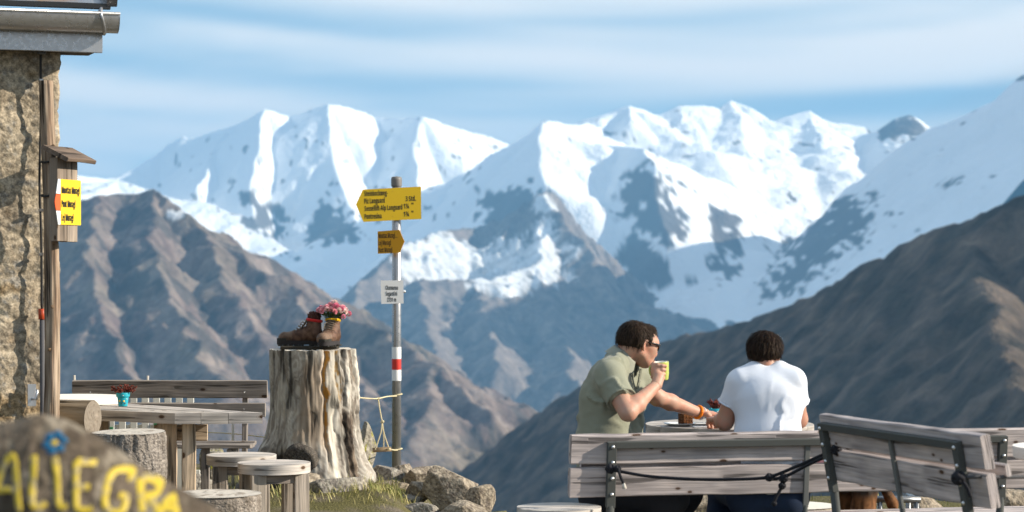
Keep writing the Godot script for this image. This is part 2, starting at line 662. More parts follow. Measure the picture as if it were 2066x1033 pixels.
func make_materials():
	# weathered wood: streaks, darker cracks, knots
	var w := 512
	var h := 256
	var fine := grain_picture(w, h, 24.0, 0.11, 3, 41).get_data()
	var wide := grain_picture(w, h, 14.0, 0.02, 3, 42).get_data()
	var blot := grain_picture(w, h, 2.0, 0.012, 3, 43).get_data()
	var g := RandomNumberGenerator.new()
	g.seed = 9
	var knots := []
	for i in 7:
		knots.append([g.randi_range(30, w - 30), g.randi_range(15, h - 15), g.randf_range(3.0, 6.5)])
	var depth := PackedByteArray()
	depth.resize(w * h)
	T.wood = picture(w, h, func(x: int, y: int) -> Color:
		var k := y * w + x
		var f := fine[k] / 255.0
		var b := wide[k] / 255.0
		var s := blot[k] / 255.0
		var v := 0.76 + 0.17 * (f - 0.5) + 0.20 * (b - 0.5) + 0.16 * (s - 0.5)
		var crack := smoothstep(0.30, 0.22, b) * smoothstep(0.6, 0.35, f)
		v -= 0.20 * crack
		var c := Color(v, v * (0.985 - 0.01 * s), v * (0.985 - 0.03 * s))
		for q in knots:
			var dx: float = (x - q[0]) * 0.5
			var dy: float = y - q[1]
			var d: float = sqrt(dx * dx + dy * dy) / q[2]
			if d < 2.2:
				c = c.lerp(Color(0.30, 0.22, 0.16), 0.75 * smoothstep(1.2, 0.7, d) + 0.25 * smoothstep(2.2, 1.2, d) * (0.5 + 0.5 * sin(d * 12.0)))
		depth[k] = clampi(int(255.0 * (0.55 + 0.5 * (f - 0.5) + 0.4 * (b - 0.5) - 0.5 * crack)), 0, 255)
		return c)
	T.wood_depth = ImageTexture.create_from_image(Image.create_from_data(w, h, false, Image.FORMAT_L8, depth))
	var wood := surface("weathered_wood", 0.82, 0.0, 0.3)
	wood.albedo_texture = T.wood
	wood.heightmap_enabled = true
	wood.heightmap_texture = T.wood_depth
	wood.heightmap_scale = 0.35
	wood.uv1_scale = Vector3(1.1, 2.2, 1)
	# speckle for stone, plaster and bark
	var speck := grain_picture(256, 256, 1.0, 0.05, 5, 51).get_data()
	var speck2 := grain_picture(256, 256, 1.0, 0.16, 3, 52).get_data()
	T.speck = picture(256, 256, func(x: int, y: int) -> Color:
		var v := 0.78 + 0.55 * (speck[y * 256 + x] / 255.0 - 0.5) + 0.35 * (speck2[y * 256 + x] / 255.0 - 0.5)
		return Color(v, v, v))
	T.speck_depth = ImageTexture.create_from_image(grain_picture(256, 256, 1.0, 0.07, 5, 53))
	for q in [["stone", 2.5, 0.6], ["plaster", 2.0, 0.3], ["bark", 4.0, 0.7], ["earth", 3.0, 0.8]]:
		var m := surface(q[0], 0.93, 0.0, 0.2)
		m.albedo_texture = T.speck
		m.heightmap_enabled = true
		m.heightmap_texture = T.speck_depth
		m.heightmap_scale = q[2]
		m.uv1_triplanar = true
		m.uv1_scale = Vector3.ONE * q[1]
	# driftwood of the big stump: fibres run along local y
	var drift := surface("stump_wood", 0.85, 0.0, 0.3)
	T.fibre = picture(w, h, func(x: int, y: int) -> Color:
		var k := y * w + x
		var v := 0.84 + 0.30 * (fine[k] / 255.0 - 0.5) + 0.35 * (wide[k] / 255.0 - 0.5)
		v -= 0.26 * smoothstep(0.42, 0.30, wide[k] / 255.0) * smoothstep(0.55, 0.35, fine[k] / 255.0)
		return Color(v, v, v * 0.99))
	drift.albedo_texture = T.fibre
	drift.heightmap_enabled = true
	drift.heightmap_texture = T.wood_depth
	drift.heightmap_scale = 1.0
	# broken ground of the mountains: a tile of rubble, gullies and grass
	var b1 := grain_picture(512, 512, 1.0, 0.012, 5, 56).get_data()
	var b2 := grain_picture(512, 512, 1.0, 0.05, 4, 57).get_data()
	var b3 := grain_picture(512, 512, 1.0, 0.2, 2, 58).get_data()
	var lift := PackedByteArray()
	lift.resize(512 * 512)
	T.scree = picture(512, 512, func(x: int, y: int) -> Color:
		var k := y * 512 + x
		var v := 0.82 + 0.45 * (b1[k] / 255.0 - 0.5) + 0.38 * (b2[k] / 255.0 - 0.5) + 0.25 * (b3[k] / 255.0 - 0.5)
		lift[k] = clampi(int(0.45 * b1[k] + 0.4 * absi(b2[k] - 128) * 2.0 + 0.15 * b3[k]), 0, 255)
		return Color(v, v, v))
	T.scree_depth = ImageTexture.create_from_image(Image.create_from_data(512, 512, false, Image.FORMAT_L8, lift))
	for q in [["near_slope", 330.0, 500.0], ["mid_slope", 700.0, 560.0], ["far_snow", 1500.0, 1700.0]]:
		var m := surface(q[0], 0.95, 0.0, 0.2)
		if q[0] != "far_snow":
			m.albedo_texture = T.scree
		m.heightmap_enabled = true
		m.heightmap_texture = T.scree_depth
		m.heightmap_scale = q[2]
		m.uv1_triplanar = true
		m.uv1_world_triplanar = true
		m.uv1_scale = Vector3.ONE / q[1]
	# cloth
	T.weave = ImageTexture.create_from_image(grain_picture(256, 256, 1.0, 0.35, 2, 55))
	for q in [["cloth", 0.9], ["denim", 0.95], ["leather", 0.55]]:
		var m := surface(q[0], q[1], 0.0, 0.3)
		m.heightmap_enabled = true
		m.heightmap_texture = T.weave
		m.heightmap_scale = 0.06 if q[0] != "leather" else 0.12
		m.uv1_triplanar = true
		m.uv1_scale = Vector3.ONE * (9.0 if q[0] != "leather" else 6.0)
		if q[0] == "cloth":
			m.rim_enabled = true
			m.rim = 0.25
	var skin := surface("skin", 0.55, 0.0, 0.45)
	skin.subsurf_scatter_enabled = true
	skin.subsurf_scatter_strength = 0.12
	var hair := surface("hair", 0.62, 0.0, 0.22)
	hair.resource_name = "hair"
	surface("matt", 0.8, 0.0, 0.3)
	surface("paint", 0.5, 0.0, 0.45)
	surface("enamel", 0.28, 0.0, 0.5)
	surface("glaze", 0.15, 0.0, 0.5)
	surface("rubber", 0.7, 0.0, 0.35)
	surface("cord", 0.8, 0.0, 0.25)
	var zinc := surface("zinc", 0.42, 0.75, 0.5)
	zinc.roughness_texture = T.speck
	zinc.uv1_triplanar = true
	zinc.uv1_scale = Vector3.ONE * 2.0
	var steel := surface("steel", 0.35, 0.9, 0.5)
	steel.resource_name = "steel"
	var leaf := surface("leaf", 0.65, 0.0, 0.35)
	leaf.backlight_enabled = true
	leaf.backlight = Color(0.35, 0.35, 0.3)
	leaf.cull_mode = BaseMaterial3D.CULL_DISABLED

# ---------------------------------------------------------------- mountains
# Every massif is a height field: the highest of its ridges' flanks, roughened. A ridge is a line of points with the slopes of its two sides (port = left of its run, star = right).
var ridges := PackedFloat32Array()

func ridge(pts: Array, port: float, star: float):
	var a := []
	for p in pts:
		a.append(P(p[0], p[1], p[2]))
	for i in a.size() - 1:
		var d: Vector3 = a[i + 1] - a[i]
		ridges.append_array([a[i].x, a[i].z, a[i].y, d.x, d.z, d.y, 1.0 / maxf(1e-3, d.x * d.x + d.z * d.z), port, star, maxf(a[i].y, a[i + 1].y)])

const TILE := 10
func flank(r: PackedFloat32Array, k: int, x: float, z: float) -> Vector2:
	var dx: float = r[k + 3]
	var dz: float = r[k + 4]
	var ex: float = x - r[k]
	var ez: float = z - r[k + 1]
	var s: float = (ex * dx + ez * dz) * r[k + 6]
	var t: float = clampf(s, 0.0, 1.0)
	ex -= dx * t
	ez -= dz * t
	var dd: float = sqrt(ex * ex + ez * ez) + 0.001
	var past: float = absf(s - t) / sqrt(r[k + 6]) / dd
	var side: float = (ez * dx - ex * dz) * sqrt(r[k + 6]) / dd
	return Vector2(r[k + 2] + r[k + 5] * t - dd * (r[k + 7] + (r[k + 8] - r[k + 7]) * (0.5 + 0.5 * side) + 0.8 * past * past), dd)

func field_rows(tile: int, f: Dictionary):
	var nx: int = f.nx
	var j0 := tile * TILE
	var j1: int = mini(j0 + TILE, f.nz)
	var r: PackedFloat32Array = f.ridges
	var warp: FastNoiseLite = f.warp
	var rough: FastNoiseLite = f.rough
	var wa: float = f.warp_by
	var ra: float = f.rough_by
	var near: float = f.crest_width
	var bias: float = f.get("bias", 0.0)
	var base: float = f.base
	var x00: float = f.x0
	var step: float = (f.x1 - f.x0) / (nx - 1)
	var zstep: float = (f.z1 - f.z0) / (f.nz - 1)
	var reach := 0.5 * TILE * sqrt(step * step + zstep * zstep) + wa * 1.2
	var rows := []
	for j in range(j0, j1):
		var out := PackedFloat32Array()
		out.resize(nx)
		rows.append(out)
	var i0 := 0
	while i0 < nx:
		var i1 := mini(i0 + TILE, nx)
		# only the ridges that can be the highest somewhere in this tile
		var cx: float = x00 + step * 0.5 * (i0 + i1 - 1)
		var cz: float = f.z0 + zstep * 0.5 * (j0 + j1 - 1)
		var sure := base
		var most := PackedFloat32Array()
		for k in range(0, r.size(), 10):
			var v := flank(r, k, cx, cz).x
			var slack: float = reach * (maxf(r[k + 7], r[k + 8]) + 0.8 + absf(r[k + 5]) * sqrt(r[k + 6]))
			sure = maxf(sure, v - slack)
			most.append(v + slack)
		var pick := PackedInt32Array()
		for k in most.size():
			if most[k] > sure:
				pick.append(k * 10)
		for j in range(j0, j1):
			var z: float = f.z0 + zstep * j
			for i in range(i0, i1):
				var x0: float = x00 + step * i
				var x: float = x0 + wa * warp.get_noise_2d(x0, z)
				var zz: float = z + wa * warp.get_noise_2d(x0 + 9000.0, z + 4000.0)
				var best := base
				var away := 1e9
				for k in pick:
					var v := flank(r, k, x, zz)
					if v.x > best:
						best = v.x
						away = v.y
				rows[j - j0][i] = best + ra * (rough.get_noise_2d(x0, z) - bias) * (0.3 + 0.7 * smoothstep(0.0, near, away))
		i0 = i1
	for j in range(j0, j1):
		f.rows[j] = rows[j - j0]

func paint_row(j: int, f: Dictionary):
	var nx: int = f.nx
	var verts: PackedVector3Array = f.verts
	var norms := PackedVector3Array()
	norms.resize(nx)
	var cols := PackedColorArray()
	cols.resize(nx)
	var sx: float = (f.x1 - f.x0) / (nx - 1)
	var sz: float = (f.z1 - f.z0) / (f.nz - 1)
	var j0 := maxi(j - 1, 0)
	var j1 := mini(j + 1, f.nz - 1)
	var z := verts[j * nx].z
	var close := []
	for s in f.spots:
		if f.loose * (z - s[2]) ** 2 * s[3] < 2.2:
			close.append(s)
	var paint: Callable = f.paint
	var loose: float = f.loose
	for i in nx:
		var i0 := maxi(i - 1, 0)
		var i1 := mini(i + 1, nx - 1)
		var hx: float = (verts[j * nx + i1].y - verts[j * nx + i0].y) / (sx * (i1 - i0))
		var hz: float = (verts[j1 * nx + i].y - verts[j0 * nx + i].y) / (sz * (j1 - j0))
		var nn := Vector3(-hx, 1.0, -hz).normalized()
		norms[i] = nn
		var p := verts[j * nx + i]
		var mark := 0.0
		for s in close:
			var q: float = ((p.x - s[0]) ** 2 + (p.y - s[1]) ** 2 + loose * (p.z - s[2]) ** 2) * s[3]
			if q < 2.2:
				mark = maxf(mark, 1.0 - q * 0.45)
		cols[i] = paint.call(p, nn, mark)
	f.painted[j] = [norms, cols]

func height_field(called: String, f: Dictionary, paint: Callable, mat: Material, label: String, category: String):
	f.rows = []
	f.rows.resize(f.nz)
	f.ridges = ridges
	var job := WorkerThreadPool.add_group_task(field_rows.bind(f), (f.nz + TILE - 1) / TILE)
	WorkerThreadPool.wait_for_group_task_completion(job)
	ridges = PackedFloat32Array()
	var nx: int = f.nx
	var nz: int = f.nz
	var verts := PackedVector3Array()
	verts.resize(nx * nz)
	for j in nz:
		var z := lerpf(f.z0, f.z1, float(j) / (nz - 1))
		var row: PackedFloat32Array = f.rows[j]
		for i in nx:
			verts[j * nx + i] = Vector3(lerpf(f.x0, f.x1, float(i) / (nx - 1)), row[i], z)
	f.verts = verts
	f.paint = paint
	f.spots = spots
	f.painted = []
	f.painted.resize(nz)
	job = WorkerThreadPool.add_group_task(paint_row.bind(f), nz)
	WorkerThreadPool.wait_for_group_task_completion(job)
	spots = []
	var norms := PackedVector3Array()
	var cols := PackedColorArray()
	for j in nz:
		norms.append_array(f.painted[j][0])
		cols.append_array(f.painted[j][1])
	var idx := PackedInt32Array()
	idx.resize((nx - 1) * (nz - 1) * 6)
	var o := 0
	for j in nz - 1:
		for i in nx - 1:
			var a := j * nx + i
			# z1 is farther than z0: clockwise seen from above
			idx[o] = a; idx[o + 1] = a + nx; idx[o + 2] = a + 1
			idx[o + 3] = a + 1; idx[o + 4] = a + nx; idx[o + 5] = a + nx + 1
			o += 6
	var arr := []
	arr.resize(Mesh.ARRAY_MAX)
	arr[Mesh.ARRAY_VERTEX] = verts
	arr[Mesh.ARRAY_NORMAL] = norms
	arr[Mesh.ARRAY_COLOR] = cols
	arr[Mesh.ARRAY_INDEX] = idx
	var me := ArrayMesh.new()
	me.add_surface_from_arrays(Mesh.PRIMITIVE_TRIANGLES, arr)
	var o3 := MeshInstance3D.new()
	o3.name = called
	o3.mesh = me
	o3.material_override = mat
	add_child(o3)
	o3.set_meta("kind", "structure")
	o3.set_meta("label", label)
	o3.set_meta("category", category)
	return o3

# outcrops and snowfields: column, row, distance, radius in metres
var spots := []
func spot(px, py, d, r):
	var p := P(px, py, d)
	spots.append([p.x, p.y, p.z, 1.0 / (r * r)])

func ridged(seed_: int, frequency: float, octaves: int) -> FastNoiseLite:
	var n := noise(seed_, frequency, octaves)
	n.fractal_type = FastNoiseLite.FRACTAL_RIDGED
	n.fractal_gain = 0.42
	n.domain_warp_enabled = true
	n.domain_warp_amplitude = 0.25 / frequency
	n.domain_warp_frequency = frequency * 0.9
	return n

func make_mountains():
	var mat := StandardMaterial3D.new()
	mat.resource_name = "mountain"
	mat.vertex_color_use_as_albedo = true
	mat.roughness = 0.95
	mat.metallic_specular = 0.2
	var patch := noise(31, 0.004, 4)
	var grain := noise(32, 0.02, 3)
	var tint := noise(33, 0.0015, 3)

	# --- the snow range behind the valley
	var D := 16300.0
	ridge([[-300, 440, 15300], [60, 372, 15900], [150, 352, 16100], [200, 358, 16300], [235, 358, 16400], [270, 342, 16500], [320, 312, 16700]], 1.1, 0.55)
	ridge([[320, 312, 16700], [345, 292, 16700], [380, 274, 16600], [400, 277, 16550], [470, 250, 16350], [535, 220, 16050]], 1.1, 1.3)
	ridge([[535, 220, 16050], [560, 228, 16350], [582, 233, 16500]], 1.1, 0.9)
	ridge([[582, 233, 16500], [610, 226, 16300], [655, 211, 15950]], 1.1, 1.3)
	ridge([[655, 211, 15950], [700, 213, 16250], [738, 224, 16450], [765, 238, 16500]], 1.1, 0.9)
	ridge([[765, 238, 16500], [800, 238, 16300], [845, 235, 15950]], 1.1, 1.3)
	ridge([[845, 235, 15950], [880, 243, 16150], [920, 257, 16350], [960, 268, 16500], [1010, 285, 16700], [1090, 320, 16850]], 0.9, 0.75)
	# pillars of the north face
	ridge([[535, 220, 16050], [520, 320, 15500], [510, 400, 15050], [522, 470, 14700]], 1.3, 0.75)
	ridge([[655, 211, 15950], [676, 300, 15500], [690, 380, 15100], [722, 445, 14750], [770, 520, 14300]], 1.2, 0.75)
	ridge([[845, 235, 15950], [838, 310, 15550], [836, 360, 15300], [850, 430, 14800]], 1.0, 0.75)
	ridge([[455, 265, 16250], [425, 320, 15800], [405, 385, 15300]], 1.2, 0.8)
	# the icefield under it
	ridge([[-100, 400, 15400], [60, 380, 15300], [235, 364, 15200], [330, 395, 15000], [430, 412, 14800], [500, 442, 14600], [560, 490, 14300], [640, 520, 14000], [760, 548, 13700]], 1.0, 0.22)
	# the second massif
	var E := 13600.0
	ridge([[1100, 243, E], [1080, 263, E + 80], [1040, 285, E + 250], [1000, 306, E + 420], [950, 345, E + 620], [900, 385, E + 820], [855, 425, E + 1000]], 1.2, 0.9)
	ridge([[1100, 243, E], [1135, 250, E + 600], [1165, 252, E + 1000], [1200, 238, E + 1900], [1265, 213, E + 1500], [1300, 221, E + 1600], [1330, 233, E + 1700], [1375, 213, E + 1700], [1420, 211, E + 1800], [1450, 217, E + 1800], [1478, 200, E + 1900]], 0.8, 0.42)
	ridge([[1478, 200, E + 1900], [1525, 235, E + 1900], [1560, 246, E + 1900], [1600, 232, E + 1900], [1640, 222, E + 1900], [1660, 240, E + 1900], [1740, 258, E + 1900], [1752, 292, E + 1800], [1765, 265, E + 1500], [1800, 238, E + 1500], [1830, 232, E + 1500], [1875, 262, E + 1500], [1980, 330, E + 1500]], 0.8, 0.36)
	ridge([[1100, 243, E], [1090, 300, 13250], [1100, 375, 12800]], 0.45, 0.95)
	# knobs on the crest
	ridge([[1478, 200, E + 1900], [1492, 235, 15200]], 1.0, 1.0)
	ridge([[1375, 213, E + 1800], [1378, 240, 15000]], 0.7, 0.9)
	ridge([[1640, 222, E + 1900], [1650, 262, 15000], [1655, 290, 14700]], 0.8, 0.8)
	ridge([[1265, 213, E + 1500], [1275, 245, 14700]], 0.6, 0.9)
	ridge([[1830, 232, E + 1500], [1800, 300, 14500]], 0.9, 0.8)
	# the shoulder that parts the two icefalls
	ridge([[1160, 285, 14300], [1220, 290, 13700], [1300, 300, 13100], [1322, 360, 12800], [1340, 440, 12500], [1345, 480, 12300]], 0.45, 1.15)
	# the icefall
	ridge([[1430, 300, 14200], [1500, 400, 13400], [1500, 500, 12600], [1450, 580, 11800], [1420, 660, 11000]], 0.2, 0.3)
	# the great slope on the right
	var G := 11200.0
	ridge([[2700, -180, 9000], [2300, 20, 10300], [2120, 115, 11000], [2066, 150, 11200], [2010, 197, 11400], [1960, 226, 11600], [1880, 260, 11900], [1830, 287, 12150], [1760, 345, 12500], [1720, 385, 12700], [1690, 430, 12750], [1640, 480, 12700], [1618, 570, 12300], [1610, 650, 11900]], 0.85, 0.85)
	for s in [[545, 425, 14900, 90], [520, 455, 14700, 85], [550, 462, 14700, 80], [660, 450, 14800, 120], [690, 480, 14600, 140], [645, 490, 14600, 100], [730, 500, 14500, 110], [700, 515, 14400, 100], [500, 400, 15100, 60],
		[1060, 440, 13000, 160], [1020, 430, 13200, 130], [1290, 350, 13500, 90], [1300, 400, 13000, 130], [1270, 380, 13300, 80], [1335, 445, 12600, 120], [1170, 380, 13500, 70], [1390, 295, 14000, 60], [1610, 350, 13500, 70], [1600, 380, 13400, 60],
		[1455, 450, 12800, 80], [1470, 490, 12500, 90], [1460, 530, 12200, 90], [1285, 510, 12300, 90], [1300, 540, 12100, 100], [1325, 560, 12000, 80],
		[1700, 470, 11900, 170], [1680, 540, 11700, 230], [1740, 520, 11800, 200], [1650, 600, 11500, 220], [1720, 590, 11600, 260], [1780, 415, 12000, 60], [1790, 520, 11800, 160], [1900, 400, 12000, 80], [1960, 370, 12000, 80], [2020, 180, 12200, 60], [1950, 232, 12250, 40], [1870, 435, 11900, 70], [2000, 400, 11900, 130], [2050, 360, 12000, 130],
		[1810, 250, 15000, 130], [1830, 270, 14900, 100], [1795, 270, 14900, 80], [1345, 640, 11200, 90], [1385, 650, 11100, 70], [1310, 630, 11300, 80], [1420, 655, 11000, 50]]:
		spot(s[0], s[1], s[2], s[3])
	var white := Color(0.86, 0.88, 0.90)
	var stone := Color(0.13, 0.12, 0.115)
	var far_paint := func(p: Vector3, n: Vector3, mark: float) -> Color:
		var bare := -0.55 + 0.8 * patch.get_noise_2d(p.x + p.y, p.z * 0.6) + 0.8 * grain.get_noise_2d(p.x * 0.7, p.y * 0.7)
		if n.y < 0.62:
			bare += (0.62 - n.y) * 1.6
		if p.y < -240.0:
			bare += (-240.0 - p.y) / 100.0
		bare += 1.35 * mark
		return white.lerp(stone, smoothstep(0.0, 0.10, bare))
	height_field("snow_mountains", {"x0": -4300.0, "x1": 4700.0, "z0": -9000.0, "z1": -16900.0, "nx": 560, "nz": 280, "warp": noise(21, 0.0016, 3), "warp_by": 45.0, "rough": noise(22, 0.0028, 5), "rough_by": 42.0, "crest_width": 260.0, "base": -900.0, "loose": 0.05}, far_paint, M.far_snow, "snow covered mountain range with icefields under streaked sky", "mountain")

	# --- the rocky peak in the middle, with its snowfield
	ridge([[1100, 378, 11800], [1070, 400, 11880], [1040, 418, 11900], [985, 448, 11850], [930, 458, 11650], [870, 468, 11300], [820, 492, 11000], [770, 530, 10700], [720, 580, 10300], [690, 640, 9900], [640, 720, 9300]], 0.62, 0.8)
	ridge([[1100, 378, 11800], [1120, 420, 11500], [1150, 450, 11300], [1190, 500, 11000], [1225, 570, 10600], [1262, 625, 10200], [1285, 700, 9600]], 1.3, 0.62)
	ridge([[1110, 470, 11200], [1080, 530, 10700]], 1.2, 0.5)
	ridge([[1080, 530, 10700], [1000, 560, 10300], [900, 560, 10200], [840, 560, 10200]], 0.35, 0.55)
	ridge([[1080, 530, 10700], [1110, 610, 10000], [1150, 710, 9000], [1170, 800, 8200]], 0.75, 0.55)
	ridge([[960, 560, 10300], [985, 640, 9500], [1010, 730, 8700]], 0.75, 0.6)
	ridge([[840, 560, 10200], [860, 640, 9400], [890, 730, 8600]], 0.75, 0.6)
	for s in [[960, 510, 10900, 330], [920, 500, 11000, 260], [1020, 510, 10900, 300], [900, 530, 10700, 200], [1000, 545, 10600, 240], [1060, 520, 10900, 190], [935, 575, 10300, 50], [1090, 450, 11300, 90], [1105, 405, 11600, 80], [1140, 490, 11100, 50], [860, 520, 10800, 60]]:
		spot(s[0], s[1], s[2], s[3])
	var mid_paint := func(p: Vector3, n: Vector3, mark: float) -> Color:
		var v := 0.9 * patch.get_noise_2d(p.x * 1.5, p.z * 1.5) + 0.5 * grain.get_noise_2d(p.x, p.y * 2.0)
		var snow := -0.45 + 0.5 * v
		snow += mark
		var earth := Color(0.20, 0.165, 0.15).lerp(Color(0.32, 0.265, 0.225), clampf(0.5 + v, 0, 1))
		return earth.lerp(white, smoothstep(0.0, 0.16, snow))
	height_field("rock_mountain", {"x0": -1500.0, "x1": 1500.0, "z0": -6500.0, "z1": -12300.0, "nx": 260, "nz": 190, "warp": noise(23, 0.003, 3), "warp_by": 40.0, "rough": ridged(24, 0.004, 5), "rough_by": 55.0, "bias": 0.7, "crest_width": 160.0, "base": -1000.0, "loose": 0.3}, mid_paint, M.mid_slope, "bare rocky peak holding a snowfield, in front of the snow range", "mountain")

	# --- the brown mountain on the left
	ridge([[-500, 600, 5600], [-100, 470, 5600], [60, 432, 5600], [120, 412, 5600], [155, 405, 5600], [200, 393, 5600], [260, 386, 5600], [310, 377, 5600]], 0.75, 0.72)
	ridge([[310, 377, 5600], [345, 400, 5500], [400, 440, 5400], [470, 500, 5250], [560, 560, 5100], [640, 603, 5000], [700, 632, 4900], [780, 664, 4700], [860, 722, 4500], [930, 775, 4300], [985, 842, 4150]], 1.0, 0.64)
	ridge([[310, 377, 5600], [300, 470, 5200], [330, 580, 4800], [400, 690, 4400], [470, 800, 4000]], 0.6, 0.62)
	ridge([[200, 393, 5600], [180, 500, 5100], [200, 620, 4700], [260, 750, 4300], [300, 850, 4000]], 0.6, 0.6)
	ridge([[430, 465, 5300], [450, 560, 5000], [520, 660, 4700], [600, 760, 4400]], 0.7, 0.6)
	ridge([[600, 585, 5050], [640, 680, 4700], [720, 770, 4350], [800, 850, 4050]], 0.6, 0.6)
	ridge([[860, 722, 4500], [870, 800, 4200], [840, 880, 4000], [800, 950, 3800]], 0.45, 0.5)
	for s in [[362, 440, 5450, 16], [345, 432, 5450, 10], [372, 500, 5200, 12]]:
		spot(s[0], s[1], s[2], s[3])
	var left_paint := func(p: Vector3, n: Vector3, mark: float) -> Color:
		# scree and scrub run down the slope in streaks
		var across := p.x * 0.83 - p.z * 0.55
		var down := p.x * 0.55 + p.z * 0.83
		var v := patch.get_noise_2d(across * 2.6, down * 0.8) + 0.4 * patch.get_noise_2d(p.x * 5.0, p.z * 5.0)
		var g := grain.get_noise_2d(p.x * 1.4, p.z * 1.4)
		var earth := Color(0.165, 0.125, 0.11).lerp(Color(0.30, 0.24, 0.205), clampf(0.5 + 1.1 * v + 0.7 * g, 0, 1))
		var grass := clampf(0.1 + 1.6 * tint.get_noise_2d(across * 1.6 + 300.0, down) + 0.4 * g, 0, 1)
		earth = earth.lerp(Color(0.22, 0.195, 0.135), grass * 0.55)
		var scrub := smoothstep(0.10, 0.26, patch.get_noise_2d(across * 2.2 + 700.0, down * 0.9) + 0.3 * g)
		earth = earth.lerp(Color(0.075, 0.072, 0.07), scrub * 0.75)
		return white if mark + 0.4 * g > 0.35 else earth
	height_field("brown_mountain", {"x0": -1500.0, "x1": 500.0, "z0": -3300.0, "z1": -6100.0, "nx": 360, "nz": 280, "warp": noise(25, 0.005, 3), "warp_by": 28.0, "rough": ridged(26, 0.0042, 5), "rough_by": 30.0, "bias": 0.7, "crest_width": 60.0, "base": -800.0, "loose": 0.3}, left_paint, M.mid_slope, "brown grassy mountainside with dark gullies rising behind the hut", "mountain")

	# --- the dark slope on the right
	ridge([[900, 985, 3700], [930, 950, 3600], [1000, 892, 3450], [1080, 832, 3300], [1170, 780, 3150], [1250, 737, 3000], [1330, 692, 2880], [1400, 664, 2780], [1500, 645, 2650], [1560, 621, 2580], [1640, 590, 2480], [1740, 531, 2360], [1800, 503, 2300], [1850, 473, 2240], [1945, 437, 2150], [2066, 385, 2080], [2300, 290, 2000], [2700, 150, 1950]], 0.78, 0.88)
	ridge([[1945, 437, 2150], [1975, 540, 1950], [2010, 660, 1750], [2066, 800, 1520], [2130, 950, 1300]], 0.5, 0.85)
	var right_paint := func(p: Vector3, n: Vector3, mark: float) -> Color:
		var v := patch.get_noise_2d(p.x * 4.0, p.z * 4.0)
		var g := grain.get_noise_2d(p.x * 2.5, p.z * 2.5)
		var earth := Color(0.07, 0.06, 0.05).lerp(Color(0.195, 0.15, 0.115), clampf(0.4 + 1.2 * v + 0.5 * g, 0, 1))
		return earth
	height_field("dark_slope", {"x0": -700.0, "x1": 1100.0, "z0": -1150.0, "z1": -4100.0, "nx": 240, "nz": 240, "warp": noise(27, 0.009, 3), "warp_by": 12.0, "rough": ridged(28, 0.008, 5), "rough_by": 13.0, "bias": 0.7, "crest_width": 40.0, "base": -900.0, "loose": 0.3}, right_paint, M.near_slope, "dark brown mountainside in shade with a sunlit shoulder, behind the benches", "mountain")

	# --- the valley floor under everything
	var st := SurfaceTool.new()
	st.begin(Mesh.PRIMITIVE_TRIANGLES)
	var g := 60
	for j in g:
		for i in g:
			var q := []
			for c in [[0, 0], [0, 1], [1, 0], [1, 1]]:
				var x := lerpf(-20000, 20000, float(i + c[0]) / g)
				var z := lerpf(3000, -26000, float(j + c[1]) / g)
				q.append(Vector3(x, -760.0 + 60.0 * patch.get_noise_2d(x * 0.2, z * 0.2), z))
			for k in [0, 1, 2, 2, 1, 3]:
				st.set_color(Color(0.09, 0.085, 0.06))
				st.add_vertex(q[k])
	st.index()
	st.generate_normals()
	var o := MeshInstance3D.new()
	o.name = "valley"
	o.mesh = st.commit()
	o.material_override = mat
	add_child(o)
	o.set_meta("kind", "structure")
	o.set_meta("label", "dim valley floor between the brown mountainsides")
	o.set_meta("category", "valley")

# ---------------------------------------------------------------- the terrace
func edge_depth(x: float) -> float:
	# how far the terrace reaches before the ground falls away
	var pts := [[-9.0, 19.0], [-3.0, 18.6], [-1.2, 18.2], [-0.55, 17.6], [-0.2, 15.6], [0.1, 14.2], [0.7, 14.3], [1.0, 15.3], [2.0, 15.8], [3.5, 15.4], [9.0, 15.0]]
	for i in pts.size() - 1:
		if x < pts[i + 1][0]:
			return lerpf(pts[i][1], pts[i + 1][1], clampf((x - pts[i][0]) / (pts[i + 1][0] - pts[i][0]), 0, 1))
	return 15.0

func ground_height(x: float, z: float, n: FastNoiseLite) -> float:
	var over := -z - edge_depth(x) - 0.25 * n.get_noise_2d(x * 2.0, z * 2.0)
	var y := 0.035 * n.get_noise_2d(x * 1.3, z * 1.3)
	# the ground heaps up round the big stump
	y += 0.05 * exp(-((x + 1.2) ** 2 + (z + 16.0) ** 2) / 0.5)
	# and is worn lower at the stone edging
	y -= 0.20 * smoothstep(-0.85, -0.45, x) * smoothstep(0.3, 0.0, x) * smoothstep(-14.6, -15.4, z)
	if over > 0.0:
		y -= over * 1.3
	return y

